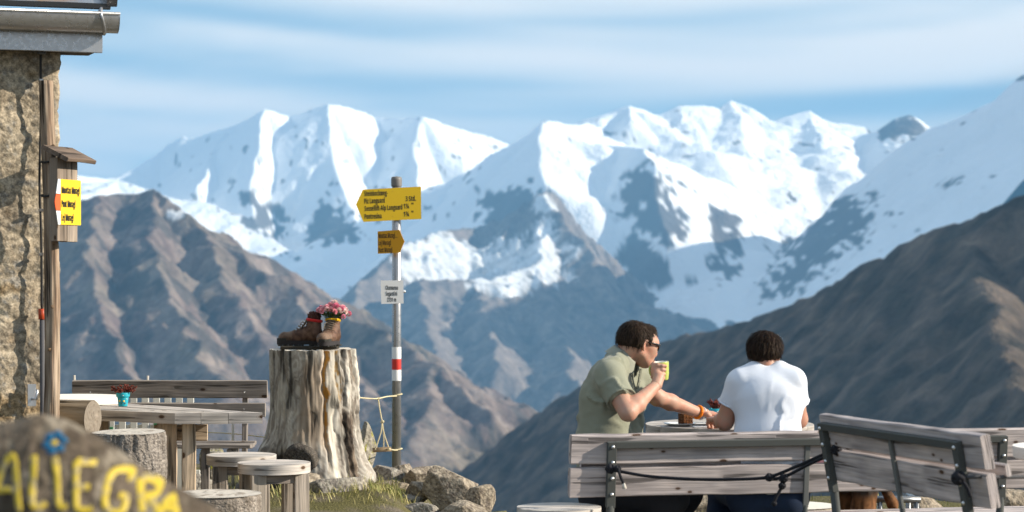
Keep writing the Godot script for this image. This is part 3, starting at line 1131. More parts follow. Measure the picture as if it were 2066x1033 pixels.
func make_terrace():
	var n := noise(61, 0.8, 4)
	var c := noise(62, 2.2, 4)
	var o := part(self, "ground", grid_mesh(150, 170, func(u: float, v: float) -> Vector3:
		var x := lerpf(-9.0, 9.0, 0.5 + (u - 0.5) * (0.6 + 0.4 * absf(u * 2.0 - 1.0)))
		var z := lerpf(4.0, -24.0, v)
		return Vector3(x, ground_height(x, z, n), z), func(_u, _v, p: Vector3) -> Color:
		var g := smoothstep(-0.1, 0.25, c.get_noise_2d(p.x, p.z) + 0.3 * smoothstep(-14.0, -15.5, p.z))
		return Color(0.27, 0.225, 0.165).lerp(Color(0.19, 0.17, 0.07), g)), M.earth)
	structure(o)
	tag(o, "trodden earth and thin grass of the terrace", "ground")
	# the hillside that carries the terrace
	var hill := part(self, "hillside", grid_mesh(40, 40, func(u: float, v: float) -> Vector3:
		var x := lerpf(-400.0, 500.0, u)
		var z := lerpf(300.0, -900.0, v)
		var d := maxf(0.0, -z - 16.0)
		return Vector3(x, -8.0 - d * 0.85 - absf(minf(x, 0.0)) * 0.5 + 6.0 * n.get_noise_2d(x * 0.02, z * 0.02), z), func(_u, _v, p: Vector3) -> Color:
		return Color(0.13, 0.11, 0.07)), M.earth)
	structure(hill)
	tag(hill, "steep brown hillside falling away below the terrace", "hillside")
	# grass round the stump and along the edge
	var g := RandomNumberGenerator.new()
	g.seed = 21
	var st := begin()
	for i in 1300:
		var x := -0.95 + g.randfn() * 0.22
		var z := -15.75 + g.randfn() * 0.22
		if i % 5 == 0:
			x = g.randf_range(-2.2, -0.2)
			z = g.randf_range(-17.0, -15.0)
		if i % 5 == 1:
			x = -1.45 + g.randfn() * 0.08
			z = -15.6 + g.randfn() * 0.15
		if i % 7 == 0:
			x = g.randf_range(1.0, 3.2)
			z = g.randf_range(-15.7, -14.2)
		var y := ground_height(x, z, n) - 0.01
		var h := g.randf_range(0.03, 0.085) * (1.5 if g.randf() < 0.12 else 1.0)
		var a := g.randf() * TAU
		var lean := Vector3(cos(a), 0, sin(a)) * h * g.randf_range(0.2, 0.8)
		var side := Vector3(-sin(a + 0.5), 0, cos(a + 0.5)) * g.randf_range(0.0022, 0.004)
		var p := Vector3(x, y, z)
		var m := p + Vector3(0, h * 0.62, 0) + lean * 0.35
		var t := p + Vector3(0, h, 0) + lean
		var col := Color(0.16, 0.19, 0.045).lerp(Color(0.46, 0.39, 0.17), g.randf())
		for v in [p - side, m - side * 0.7, p + side, p + side, m - side * 0.7, m + side * 0.7, m - side * 0.7, t, m + side * 0.7]:
			st.set_color(col)
			st.add_vertex(v)
	var grass := part(self, "grass", done(st, false), M.leaf)
	grass.set_meta("kind", "stuff")
	tag(grass, "tufts of dry and green grass round the big stump", "grass")

# ---------------------------------------------------------------- the hut
func make_hut():
	var hut := thing("stone_hut", "rough plastered stone hut corner with metal eaves and gutter", "hut", Vector3(-2.375, 0, -12.2), deg_to_rad(20.0))
	var big := noise(71, 2.2, 3)
	var mid := noise(72, 7.0, 4)
	var fine := noise(73, 26.0, 3)
	var cell := noise(74, 3.2, 1, FastNoiseLite.TYPE_CELLULAR)
	cell.cellular_return_type = FastNoiseLite.RETURN_DISTANCE2_SUB
	var lump := func(p: Vector3) -> float:
		var joint := smoothstep(0.02, 0.2, cell.get_noise_3d(p.x, p.y * 1.5, p.z) + 1.0)
		return 0.014 * big.get_noise_3dv(p) + 0.011 * mid.get_noise_3dv(p) + 0.004 * fine.get_noise_3dv(p) + 0.007 * (joint - 1.0)
	var tone := func(_u, _v, p: Vector3) -> Color:
		var a := 0.5 + 0.9 * mid.get_noise_3dv(p * 0.8 + Vector3(3, 0, 9))
		var c := Color(0.50, 0.41, 0.295).lerp(Color(0.72, 0.61, 0.45), clampf(a, 0, 1))
		c = c.lerp(Color(0.40, 0.25, 0.10), 0.6 * smoothstep(0.18, 0.4, big.get_noise_3dv(p * 1.3 + Vector3(20, 5, 0))))
		c = c.lerp(Color(0.30, 0.255, 0.20), 0.5 * smoothstep(0.05, 0.35, big.get_noise_3dv(p * 1.1 + Vector3(0, 31, 7))))
		c = c.lerp(Color(0.46, 0.42, 0.36), smoothstep(0.25, 0.45, fine.get_noise_3dv(p * 0.6) + 0.4 * mid.get_noise_3dv(p)))
		return c
	part(hut, "wall", grid_mesh(190, 230, func(u: float, v: float) -> Vector3:
		var s := -1.1 + u * 2.0
		var y := v * 2.74
		var r := 0.035
		var p: Vector3
		var n: Vector3
		if s < -r:
			p = Vector3(s, y, 0)
			n = Vector3(0, 0, 1)
		elif s < r * 0.57:
			var t := (s + r) / (r * 1.57) * PI / 2
			n = Vector3(sin(t), 0, cos(t))
			p = Vector3(-r, y, -r) + n * r
		else:
			n = Vector3(1, 0, 0)
			p = Vector3(0, y, -r - (s - r * 0.57))
		return p + n * lump.call(p), tone), M.plaster)
	part(hut, "wall", board(2.6, 2.74, 0.5, 0.02, Color(0.3, 0.26, 0.19), 0.02, 3), M.plaster, Vector3(-2.39, 1.37, -0.27))
	part(hut, "wall", board(3.0, 2.74, 0.5, 0.02, Color(0.3, 0.26, 0.19), 0.02, 4), M.plaster, Vector3(-0.27, 1.37, -2.4), Vector3(0, PI / 2, 0))
	# eaves
	var grey := Color(0.42, 0.42, 0.43)
	part(hut, "fascia", board(3.8, 0.145, 0.022, 0.003, grey, 0.0008, 1), M.zinc, Vector3(-1.71, 2.742, 0.17))
	part(hut, "soffit", board(3.78, 0.02, 0.28, 0.003, Color(0.12, 0.10, 0.08), 0.001, 2), M.weathered_wood, Vector3(-1.72, 2.69, 0.01))
	var lip := []
	for i in 15:
		var a := PI + PI * i / 14.0
		lip.append(Vector2(cos(a) * 0.07, sin(a) * 0.092))
	var gut := func(r: float) -> Callable:
		return func(u: float, v: float) -> Vector3:
			var q: Vector2 = lip[int(round(v * 14))] * r
			return Vector3(-3.4 + u * 3.655, q.y, q.x)
	var gutter := part(hut, "gutter", join([grid_mesh(30, 15, gut.call(1.0), func(_u, _v, _p): return grey), grid_mesh(30, 15, gut.call(0.95), func(_u, _v, _p): return grey)]), M.zinc, Vector3(0, 2.858, 0.252))
	part(gutter, "bead", tube([Vector3(-3.4, 0.004, 0.07), Vector3(0.255, 0.004, 0.07)], 0.0085, 10, Color(0.5, 0.5, 0.5)), M.zinc)
	var cap := PackedVector2Array()
	for q in lip:
		cap.append(q)
	part(gutter, "end_cap", slab(cap, 0.006, grey), M.zinc, Vector3(0.253, 0, 0), Vector3(0, PI / 2, 0))
	for x in [0.155, -0.62, -1.4]:
		var strap := []
		for i in 13:
			var a := PI * 0.98 + PI * 1.02 * i / 12.0
			strap.append(Vector3(x - 0.03 * sin(a), sin(a) * 0.097, cos(a) * 0.075))
		strap.append(Vector3(x + 0.008, 0.03, 0.045))
		strap.append(Vector3(x + 0.012, 0.03, -0.03))
		part(gutter, "bracket", tube(strap, 0.009, 6, grey.darkened(0.15)), M.zinc)
	var rust := noise(75, 1.6, 4)
	var roof := part(hut, "roof", grid_mesh(90, 40, func(u: float, v: float) -> Vector3:
		return Vector3(-3.3 + u * 3.52, v * 1.1 + 0.004 * sin(u * 80.0), -v * 2.2), func(_u, _v, p: Vector3) -> Color:
		var k := smoothstep(-0.05, 0.3, rust.get_noise_3d(p.x * 2.2, p.y, p.z * 0.8))
		return Color(0.34, 0.36, 0.38).lerp(Color(0.42, 0.24, 0.12), k)), M.zinc, Vector3(0, 2.915, 0.245))
	roof.set_meta("label", "rust stained sheet metal roof")
	part(hut, "verge_flashing", board(2.5, 0.05, 0.055, 0.004, Color(0.10, 0.10, 0.105), 0.001, 3), M.zinc, Vector3(0.225, 2.915 + 0.57, 0.245 - 1.1), Vector3(0, PI / 2, 0) + Vector3(0, 0, 0.4636))
	part(hut, "eaves_flashing", board(3.5, 0.03, 0.03, 0.004, Color(0.05, 0.05, 0.05), 0.001, 3), M.zinc, Vector3(-1.53, 2.905, 0.235))
	# cable down the wall, conduit below it
	var dark := Color(0.03, 0.03, 0.03)
	part(hut, "cable", tube(smooth_path([Vector3(-0.112, 2.70, 0.06), Vector3(-0.108, 2.3, 0.035), Vector3(-0.115, 2.0, 0.04), Vector3(-0.105, 1.7, 0.035), Vector3(-0.103, 1.33, 0.04)]), 0.0065, 7, dark), M.rubber)
	var pipe := part(hut, "conduit", tube([Vector3(-0.103, 1.3, 0.045), Vector3(-0.1, 0.7, 0.045), Vector3(-0.1, 0.3, 0.045)], 0.013, 10, Color(0.09, 0.09, 0.095)), M.rubber)
	part(pipe, "joint", tube([Vector3(-0.104, 1.28, 0.045), Vector3(-0.104, 1.335, 0.045)], 0.018, 10, Color(0.42, 0.06, 0.02)), M.paint)
	part(hut, "cable_clip", board(0.04, 0.03, 0.03, 0.004, Color(0.12, 0.12, 0.12), 0, 1), M.zinc, Vector3(-0.112, 2.675, 0.09))
	for y in [2.53, 1.85, 1.62]:
		part(hut, "cable_clip", board(0.022, 0.016, 0.03, 0.003, Color(0.3, 0.3, 0.3), 0, 1), M.zinc, Vector3(-0.108, y, 0.04))
	var latch := part(hut, "door_stop", board(0.045, 0.115, 0.008, 0.002, Color(0.6, 0.61, 0.63), 0, 5), M.steel, Vector3(-0.155, 0.885, 0.045))
	part(latch, "pin", tube([Vector3(0.0, -0.02, 0.005), Vector3(0.02, -0.02, 0.03), Vector3(0.022, 0.03, 0.032)], 0.007, 8, Color(0.6, 0.6, 0.62)), M.steel)

	# post tied to the corner
	var post := thing("wooden_post", "weathered split wooden post tied against the hut corner", "post", P(104, 860, 12.02), 0.2)
	var pn := noise(76, 4.0, 3)
	var base_y := post.position.y
	part(post, "pole", grid_mesh(25, 60, func(u: float, v: float) -> Vector3:
		var a := -u * TAU
		var y := v * 1.83
		var r := 0.040 - 0.005 * v + 0.006 * pn.get_noise_3d(cos(a) * 0.35, y * 0.8, sin(a) * 0.35) + 0.003 * pn.get_noise_3d(cos(a) * 2.0, y * 0.5 + 9.0, sin(a) * 2.0)
		r -= 0.012 * exp(-((fposmod(a + 0.9 + 0.15 * sin(y * 3.0), TAU) - PI) ** 2) * 90.0)
		if v >= 0.999:
			r *= 0.05
		return Vector3(cos(a) * r + 0.012 * sin(y * 2.2) - 0.02 * v, minf(y, 1.79), sin(a) * r), func(u, v, p: Vector3) -> Color:
		return Color(0.22, 0.15, 0.105).lerp(Color(0.46, 0.36, 0.27), clampf(0.5 + 1.4 * pn.get_noise_3d(p.x * 8.0, p.y * 0.5, p.z * 8.0), 0, 1)), true, Vector2(0.5, 1.83), true), M.stump_wood)
	part(post, "lower_pole", tube([Vector3(0, 0.05, 0), Vector3(0, -base_y, 0)], 0.04, 10, Color(0.34, 0.26, 0.19)), M.weathered_wood)
	for q in [[1.45, 0.3], [1.20, -0.2], [0.95, 0.25], [0.62, 0.1], [0.40, -0.3]]:
		var a: float = q[1]
		part(post, "knot", stone_mesh(Vector3(0.009, 0.012, 0.008), int(q[0] * 100), [Color(0.12, 0.08, 0.05), Color(0.2, 0.13, 0.08)], 6, 4), M.matt, Vector3(sin(a) * 0.038, q[0], cos(a) * 0.038))
	for y in [1.37, 1.195]:
		var ring := []
		for i in 15:
			var a := TAU * i / 14.0
			ring.append(Vector3(cos(a) * 0.046 - 0.006, y + 0.004 * sin(a * 2.0), sin(a) * 0.047))
		part(post, "tie", tube(ring, 0.006, 6, dark, false), M.rubber)

	# board with a little roof, the yellow sign on it
	var turn := deg_to_rad(71.0)
	var at := P(127, 487, 11.95)
	var bd := thing("sign_board", "weathered plank with a slanted little roof fixed to the hut post", "board", at, turn)
	part(bd, "plank", board(0.43, 0.095, 0.05, 0.004, Color(0.42, 0.35, 0.28), 0.002, 11), M.weathered_wood, Vector3(-0.05, 0.215, 0), Vector3(0, 0, PI / 2))
	part(bd, "plank", board(0.43, 0.105, 0.05, 0.004, Color(0.50, 0.43, 0.35), 0.002, 12), M.weathered_wood, Vector3(0.055, 0.212, 0), Vector3(0, 0, PI / 2))
	part(bd, "little_roof", board(0.30, 0.022, 0.17, 0.005, Color(0.26, 0.20, 0.16), 0.004, 13), M.weathered_wood, Vector3(0.02, 0.448, 0.025), Vector3(deg_to_rad(24), 0, 0))
	var sg := thing("hiking_sign", "bright yellow hiking sign with red and white tip on the hut post", "sign", at, turn)
	var yellow := Color(0.74, 0.48, 0.012)
	part(sg, "plate", slab(PackedVector2Array([Vector2(-0.075, 0.085), Vector2(0.13, 0.085), Vector2(0.13, 0.318), Vector2(-0.075, 0.318)]), 0.004, yellow), M.paint, Vector3(0, 0, 0.029))
	part(sg, "white_tip", slab(PackedVector2Array([Vector2(-0.078, 0.085), Vector2(-0.078, 0.155), Vector2(-0.12, 0.155), Vector2(-0.1, 0.085)]), 0.004, Color(0.78, 0.78, 0.76)), M.paint, Vector3(0, 0, 0.029))
	part(sg, "red_tip", slab(PackedVector2Array([Vector2(-0.078, 0.158), Vector2(-0.078, 0.24), Vector2(-0.122, 0.24), Vector2(-0.135, 0.2), Vector2(-0.122, 0.158)]), 0.004, Color(0.7, 0.10, 0.02)), M.paint, Vector3(0, 0, 0.029))
	part(sg, "white_tip", slab(PackedVector2Array([Vector2(-0.078, 0.243), Vector2(-0.078, 0.318), Vector2(-0.1, 0.318), Vector2(-0.12, 0.243)]), 0.004, Color(0.78, 0.78, 0.76)), M.paint, Vector3(0, 0, 0.029))
	for q in [["Muottas Muragl", 0.262, 0.19], ["Punt Muragl", 0.192, 0.145], ["Lej Muragl", 0.122, 0.125]]:
		letters(sg, q[0], Vector3(-0.068, q[1], 0.0325), q[2] * 0.95, 0.036)

# raised lettering: left end of the line at `at`, as wide as asked, capitals `tall` high
func letters(parent: Node, text: String, at: Vector3, wide: float, tall: float, mat: Material = null) -> MeshInstance3D:
	var t := TextMesh.new()
	var font := SystemFont.new()
	font.font_names = PackedStringArray(["Droid Sans"])
	font.font_weight = 700
	t.font = font
	t.text = text
	t.font_size = 32
	t.pixel_size = 0.01
	t.depth = 0.02
	t.horizontal_alignment = HORIZONTAL_ALIGNMENT_LEFT
	var box := t.get_aabb()
	if not M.has("ink"):
		var ink := surface("ink", 0.6)
		ink.vertex_color_use_as_albedo = false
		ink.albedo_color = lin(0.02, 0.02, 0.02)
	var o := part(parent, "lettering", t, mat if mat else M.ink)
	var k := wide / maxf(0.01, box.size.x)
	o.scale = Vector3(k, tall / 0.24, 0.05)
	o.position = at - Vector3(box.position.x * k, (box.position.y + 0.0) * 0.0, 0.0)
	return o

# ---------------------------------------------------------------- things on the left of the terrace
func ring_wood(seed_: int, pale := Color(0.55, 0.50, 0.43)) -> Callable:
	# sawn end of a trunk: rings, cracks, grey weathering (about the local y axis)
	var n := noise(seed_, 5.0, 3)
	return func(p: Vector3) -> Color:
		var r := Vector2(p.x, p.z).length() + 0.012 * n.get_noise_2d(p.x * 2.0, p.z * 2.0)
		var a := atan2(p.z, p.x)
		var v := 0.5 + 0.5 * sin(r * 480.0)
		var c := pale.lerp(pale * 0.76, v * 0.5)
		c = c.lerp(Color(0.30, 0.25, 0.20), smoothstep(0.25, 0.5, n.get_noise_2d(p.x, p.z)))
		var ray := absf(fposmod(a * 3.5 / PI + 0.4 * sin(r * 30.0) + seed_ * 0.37, 1.0) - 0.5)
		return c.lerp(Color(0.10, 0.075, 0.055), smoothstep(0.05, 0.01, ray) * 0.8)

func disc_top(r: float, tone: Callable, bump := 0.003, rings := 14, sides := 40) -> ArrayMesh:
	var n := noise(5, 9.0, 3)
	return grid_mesh(sides + 1, rings, func(u: float, v: float) -> Vector3:
		var a := u * TAU
		var q := r * (1.0 - v * 0.999)
		return Vector3(cos(a) * q, bump * n.get_noise_2d(cos(a) * q * 3.0, sin(a) * q * 3.0) * smoothstep(0.0, 0.2, v), sin(a) * q), func(_u, _v, p): return tone.call(p), true)

# a trunk standing on end with furrowed bark
func bark_trunk(r: float, h: float, seed_: int, furrow: float, dark: Color, light: Color, taper := 0.06) -> ArrayMesh:
	var n := noise(seed_, 1.0, 3)
	var f := noise(seed_ + 1, 1.0, 3)
	var stain := noise(seed_ + 2, 1.0, 3)
	return grid_mesh(121, 60, func(u: float, v: float) -> Vector3:
		var a := -u * TAU
		var y := v * h
		var q := r * (1.0 + taper * (1.0 - v)) * (1.0 + 0.05 * n.get_noise_3d(cos(a) * 1.2, y, sin(a) * 1.2))
		var k := n.get_noise_3d(cos(a) * 7.0, y * 3.0, sin(a) * 7.0)
		q += furrow * (1.0 - 2.2 * absf(k)) + furrow * 0.45 * f.get_noise_3d(cos(a) * 18.0, y * 22.0, sin(a) * 18.0)
		q -= r * 0.04 * smoothstep(0.96, 1.0, v)
		return Vector3(cos(a) * q, y, sin(a) * q), func(u, v, p: Vector3) -> Color:
		var a: float = -u * TAU
		var k := stain.get_noise_3d(cos(a) * 2.5 + 9.0, p.y * 4.0, sin(a) * 2.5)
		return dark.lerp(light, clampf(0.6 + 1.0 * k, 0, 1)), true)

func stool(label: String, at: Vector3, turn: float, r: float, h: float, seed_: int) -> Node3D:
	var t := thing("round_stool", label, "stool", at, turn, "round wooden stools")
	var g := RandomNumberGenerator.new()
	g.seed = seed_
	var th := 0.055
	# the seat is two half rounds side by side
	for s in [1, -1]:
		var out := PackedVector2Array()
		for i in 21:
			var a := PI * i / 20.0
			out.append(Vector2(cos(a) * r, (sin(a) * r + 0.0015) * s))
		part(t, "seat_half", slab(out, th, Color(0.92, 0.88, 0.82).darkened(g.randf() * 0.06)), M.weathered_wood, Vector3(0, h - th / 2, 0), Vector3(-PI / 2, 0, 0))
	for q in [[1, 1], [1, -1], [-1, 1], [-1, -1]]:
		var tint := Color(0.62, 0.56, 0.48).darkened(g.randf() * 0.15)
		part(t, "leg", board(h - th, 0.085, 0.055, 0.005, tint, 0.0015, seed_ + q[0] * 3 + q[1]), M.weathered_wood, Vector3(q[0] * r * 0.6, (h - th) / 2, q[1] * r * 0.62), Vector3(0, 0.0, PI / 2))
	for s in [1, -1]:
		part(t, "rail", board(r * 1.2, 0.05, 0.03, 0.004, Color(0.5, 0.45, 0.4), 0.001, seed_ + s), M.weathered_wood, Vector3(0, h - th - 0.03, s * r * 0.62), Vector3.ZERO)
	return t

func make_left_furniture():
	make_welcome_rock()
	# plank table
	var A := Vector3(-1.855, 0.75, -12.75)
	var B := Vector3(-1.375, 0.75, -12.8)
	var C := Vector3(-2.62, 0.75, -13.98)
	var E := Vector3(-2.95, 0.75, -13.40)
	var o := Vector3(-2.1, 0, -13.2)
	var t := thing("plank_table", "long plank table of pale weathered wood with thick board legs", "table", o)
	var grain := atan2(-(B.z - C.z), B.x - C.x)
	var splits := [0.0, 0.3, 0.61, 1.0]
	for i in 3:
		var f0: float = splits[i]
		var f1: float = splits[i + 1]
		var q := []
		for p in [A.lerp(B, f0 + 0.004), A.lerp(B, f1 - 0.004), E.lerp(C, f1 - 0.004), E.lerp(C, f0 + 0.004)]:
			q.append(Vector2(p.x - o.x, -(p.z - o.z)))
		part(t, "top_plank", slab(PackedVector2Array(q), 0.06, [Color(0.70, 0.66, 0.61), Color(0.76, 0.72, 0.66), Color(0.72, 0.69, 0.65)][i], grain), M.weathered_wood, Vector3(0, 0.72 - 0.0015 * (i % 2), 0), Vector3(-PI / 2, 0, 0))
	var pine := Color(0.92, 0.75, 0.55)
	for q in [[P(337, 0, 12.98), 0.11], [P(381, 0, 12.9), 0.075], [P(205, 0, 13.5), 0.09], [Vector3(-2.62, 0, -13.72), 0.09]]:
		var p: Vector3 = q[0] - o
		part(t, "leg", board(0.69, q[1], 0.075, 0.006, pine, 0.002, int(q[1] * 999)), M.weathered_wood, Vector3(p.x, 0.345, p.z), Vector3(0, 0.1, PI / 2))
	part(t, "cross_rail", board(0.30, 0.09, 0.05, 0.005, pine.darkened(0.1), 0.002, 4), M.weathered_wood, P(362, 0, 13.02) * Vector3(1, 0, 1) - o + Vector3(0, 0.62, -0.06), Vector3(0, 0.1, 0))
	# a round board lying on its far end
	solo("round_board", join([disc_top(0.30, func(_p): return Color(0.80, 0.77, 0.71), 0.0, 4, 48), lathe([Vector2(0.29, -0.04), Vector2(0.3, -0.034), Vector2(0.3, -0.006), Vector2(0.3, 0.0)], 48, Color(0.78, 0.74, 0.68)), [disc_top(0.29, func(_p): return Color(0.7, 0.66, 0.6), 0.0, 3, 48), Transform3D(Basis(), Vector3(0, -0.04, 0))]]), M.matt, "round pale wooden board lying on the far end of the plank table", "board", Vector3(-2.58, 0.791, -13.66))
	# pot on the table
	pot("teal_pot", "teal flower pot with dark red succulent on the plank table", P(248, 820, 13.05), 0.0345, 0.078, 5, 26, 1.55)

	# grey bench behind the table
	var b0 := Vector3((342.0 - 1033.0) / F * 14.6, 0, -14.6)
	var b := thing("garden_bench", "grey slatted bench standing behind the plank table", "bench", b0)
	var grey := Color(0.40, 0.37, 0.34)
	part(b, "back_slat", board(1.23, 0.112, 0.03, 0.005, grey, 0.002, 21), M.weathered_wood, Vector3(0, 0.785, -0.02), Vector3(0.12, 0, 0))
	part(b, "back_slat", board(1.21, 0.088, 0.03, 0.005, grey.lightened(0.05), 0.002, 22), M.weathered_wood, Vector3(0, 0.655, 0.0), Vector3(0.12, 0, 0))
	for i in 4:
		part(b, "seat_slat", board(1.16, 0.024, 0.085, 0.004, grey, 0.002, 23 + i), M.weathered_wood, Vector3(-0.03, 0.452 - 0.008 * sin(i * 1.05), 0.06 + i * 0.093), Vector3.ZERO)
	for x in [-0.5, 0.47]:
		part(b, "back_post", board(0.80, 0.05, 0.032, 0.004, grey, 0.001, 31), M.weathered_wood, Vector3(x, 0.40, -0.035), Vector3(0, PI / 2, PI / 2 - 0.10))
		part(b, "front_leg", board(0.45, 0.05, 0.04, 0.004, grey, 0.001, 32), M.weathered_wood, Vector3(x - 0.2 * sign(x), 0.225, 0.33), Vector3(0, 0, PI / 2))
		part(b, "seat_bearer", board(0.40, 0.05, 0.03, 0.004, grey, 0.001, 33), M.weathered_wood, Vector3(x - 0.05 * sign(x), 0.41, 0.17), Vector3(0, PI / 2, 0))
		for y in [0.805, 0.765, 0.66]:
			part(b, "screw", lathe([Vector2(0.0001, 0.003), Vector2(0.005, 0.002), Vector2(0.006, 0.0)], 8, Color(0.5, 0.5, 0.5)), M.steel, Vector3(x, y, -0.003 + (0.785 - y) * 0.14), Vector3(PI / 2, 0, 0))
	# white pickets with green marks, behind the bench
	var pk := thing("picket_panel", "low white pickets with green painted marks behind the grey bench", "fence", Vector3(-2.42, 0, -15.3))
	for i in 9:
		var slat := part(pk, "picket", board(0.72, 0.045, 0.014, 0.003, Color(0.72, 0.71, 0.66), 0.001, i), M.matt, Vector3(i * 0.075 - 0.3, 0.36, 0), Vector3(0, 0, PI / 2))
		if i % 2 == 1:
			part(slat, "green_mark", board(0.06, 0.03, 0.004, 0.001, Color(0.05, 0.26, 0.12), 0, i), M.paint, Vector3(0.08 + 0.03 * (i % 3), 0, 0.009))
	for y in [0.2, 0.5]:
		part(pk, "rail", board(0.72, 0.03, 0.014, 0.003, Color(0.7, 0.69, 0.64), 0.001, 3), M.matt, Vector3(0, y, -0.016))
	# thin stakes and a cord at the rim
	var cord := Color(0.55, 0.47, 0.28)
	for q in [[150, 757, "thin stake rising behind the grey bench beside the hut post"], [298, 758, "thin stake rising behind the grey bench near the succulent pot"], [470, 835, "short thin stake holding the cord behind the grey bench"]]:
		var top := P(q[0], q[1], 16.2)
		solo("stake", join([tube([Vector3(0, 0, 0), Vector3(0, top.y * 0.6, 0), Vector3(0, top.y, 0)], [0.011, 0.010, 0.008], 8, Color(0.5, 0.46, 0.4))]), M.matt, q[2], "stake", Vector3(top.x, 0, top.z), Vector3.ZERO, "stakes at the rim")
	var a0 := P(298, 862, 16.2)
	solo("rim_cord", tube(smooth_path([Vector3.ZERO, P(400, 871, 16.2) - a0, P(470, 875, 16.2) - a0, P(552, 884, 16.2) - a0]), 0.004, 6, cord), M.cord, "pale cord strung along the rim from the stakes to the big stump", "cord", a0)

	# stools and stumps
	stool("pale round stool standing closest to the big stump", P(553, 0, 13.1) * Vector3(1, 0, 1), 0.35, 0.205, 0.45, 5)
	stool("pale round stool half behind another, beside the plank table", P(487, 0, 13.65) * Vector3(1, 0, 1), 0.1, 0.205, 0.45, 6)
	var s1 := thing("log_stool", "upright log stool with rough furrowed grey bark before the table", "stump", P(258, 0, 11.5) * Vector3(1, 0, 1), 0.4)
	part(s1, "bark", bark_trunk(0.178, 0.735, 81, 0.013, Color(0.22, 0.19, 0.165), Color(0.42, 0.375, 0.33), 0.03), M.bark)
	part(s1, "sawn_top", disc_top(0.182, ring_wood(3), 0.004), M.matt, Vector3(0, 0.735, 0), Vector3(0.02, 0, 0.03))
	var s2 := thing("low_log_stool", "low bare log stool with a cracked grey top", "stump", P(435, 0, 11.3) * Vector3(1, 0, 1), 1.0)
	part(s2, "bare_side", bark_trunk(0.221, 0.45, 85, 0.004, Color(0.26, 0.22, 0.18), Color(0.50, 0.44, 0.38), 0.02), M.bark)
	part(s2, "sawn_top", disc_top(0.222, ring_wood(8), 0.004, 20, 64), M.matt, Vector3(0, 0.45, 0))
	# the log bench at the hut corner
	var lb := thing("log_bench", "thick horizontal log on short legs beside the hut corner", "log", P(150, 0, 12.55) * Vector3(1, 0, 1), deg_to_rad(-18.0))
	var ln := noise(88, 1.0, 3)
	var tone := ring_wood(4, Color(0.23, 0.195, 0.155))
	part(lb, "log", grid_mesh(49, 30, func(u: float, v: float) -> Vector3:
		var a := -u * TAU
		var q := 0.098 * (1.0 + 0.05 * ln.get_noise_3d(cos(a) * 2.0, v * 2.0, sin(a) * 2.0))
		q -= 0.010 * smoothstep(0.12, 0.0, absf(ln.get_noise_3d(cos(a) * 3.2, v * 0.9, sin(a) * 3.2)))
		return Vector3(cos(a) * q, v * 0.95, sin(a) * q), func(u, v, p: Vector3) -> Color:
		return Color(0.24, 0.195, 0.145), true, Vector2(0.6, 0.95), true), M.stump_wood, Vector3(-0.84, 0.735, 0), Vector3(0, 0, -PI / 2))
	part(lb, "sawn_end", disc_top(0.098, tone, 0.006), M.matt, Vector3(0.112, 0.735, 0), Vector3(0, 0, -PI / 2))
	for x in [-0.55, -0.02]:
		part(lb, "leg", tube([Vector3(x, 0, 0), Vector3(x, 0.66, 0)], [0.075, 0.07], 14, Color(0.3, 0.25, 0.2)), M.weathered_wood)

func pot(called: String, label: String, at: Vector3, r: float, h: float, seed_: int, stems: int, spread: float):
	var p := thing(called, label, "flower pot", at)
	var teal := Color(0.015, 0.33, 0.42)
	part(p, "pot", lathe([Vector2(0.001, 0), Vector2(r * 0.72, 0.0), Vector2(r * 0.74, 0.004), Vector2(r * 0.93, h * 0.68), Vector2(r * 0.94, h * 0.7), Vector2(r * 1.08, h * 0.71), Vector2(r * 1.1, h * 0.73), Vector2(r * 1.13, h * 0.97), Vector2(r * 1.1, h), Vector2(r * 1.0, h), Vector2(r * 0.97, h * 0.9), Vector2(0.001, h * 0.88)], 28, teal), M.paint)
	var g := RandomNumberGenerator.new()
	g.seed = seed_
	for q in [[0.2, 0.84, 0.0045, Color(0.75, 0.75, 0.7)], [-0.5, 0.42, 0.0055, Color(0.75, 0.5, 0.05)], [0.35, 0.40, 0.0055, Color(0.70, 0.45, 0.05)], [0.9, 0.55, 0.003, Color(0.7, 0.7, 0.65)], [-0.1, 0.25, 0.003, Color(0.05, 0.05, 0.05)], [0.62, 0.25, 0.004, Color(0.08, 0.08, 0.08)], [-0.9, 0.7, 0.003, Color(0.05, 0.1, 0.1)]]:
		var a: float = q[0]
		var rr: float = r * (0.74 + 0.28 * q[1]) * (1.07 if q[1] > 0.71 else 1.0) + 0.0012
		part(p, "painted_dot", lathe([Vector2(0.0001, 0.001), Vector2(q[2], 0.0006), Vector2(q[2], -0.001)], 10, q[3]), M.paint, Vector3(sin(a) * rr, q[1] * h, cos(a) * rr), Vector3(PI / 2 - 0.25, a, 0))
	var st := []
	var red := Color(0.085, 0.016, 0.014)
	for i in stems:
		var a := g.randf() * TAU
		var out := g.randf_range(0.1, 1.0) * spread
		var tip := Vector3(cos(a) * out * 0.056, h + g.randf_range(0.018, 0.05) - out * 0.012, sin(a) * out * 0.05)
		var base := Vector3(cos(a) * out * 0.014, h * 0.85, sin(a) * out * 0.014)
		st.append(tube(smooth_path([base, base.lerp(tip, 0.5) + Vector3(0, 0.008, 0), tip], 4), 0.0026, 6, Color(0.10, 0.05, 0.035)))
		for k in 22:
			var f := 0.3 + 0.7 * k / 21.0
			var c := base.lerp(tip, f) + Vector3(0, 0.008 * sin(f * PI), 0)
			var d := Vector3(g.randfn(), g.randfn() * 0.7 + 0.35, g.randfn()).normalized()
			var l := g.randf_range(0.006, 0.011)
			st.append(tube([c, c + d * l * 0.55, c + d * l], [0.0012, 0.0034, 0.0012], 5, red.lerp(Color(0.18, 0.045, 0.03), g.randf())))
	part(p, "succulent", join(st), M.matt)

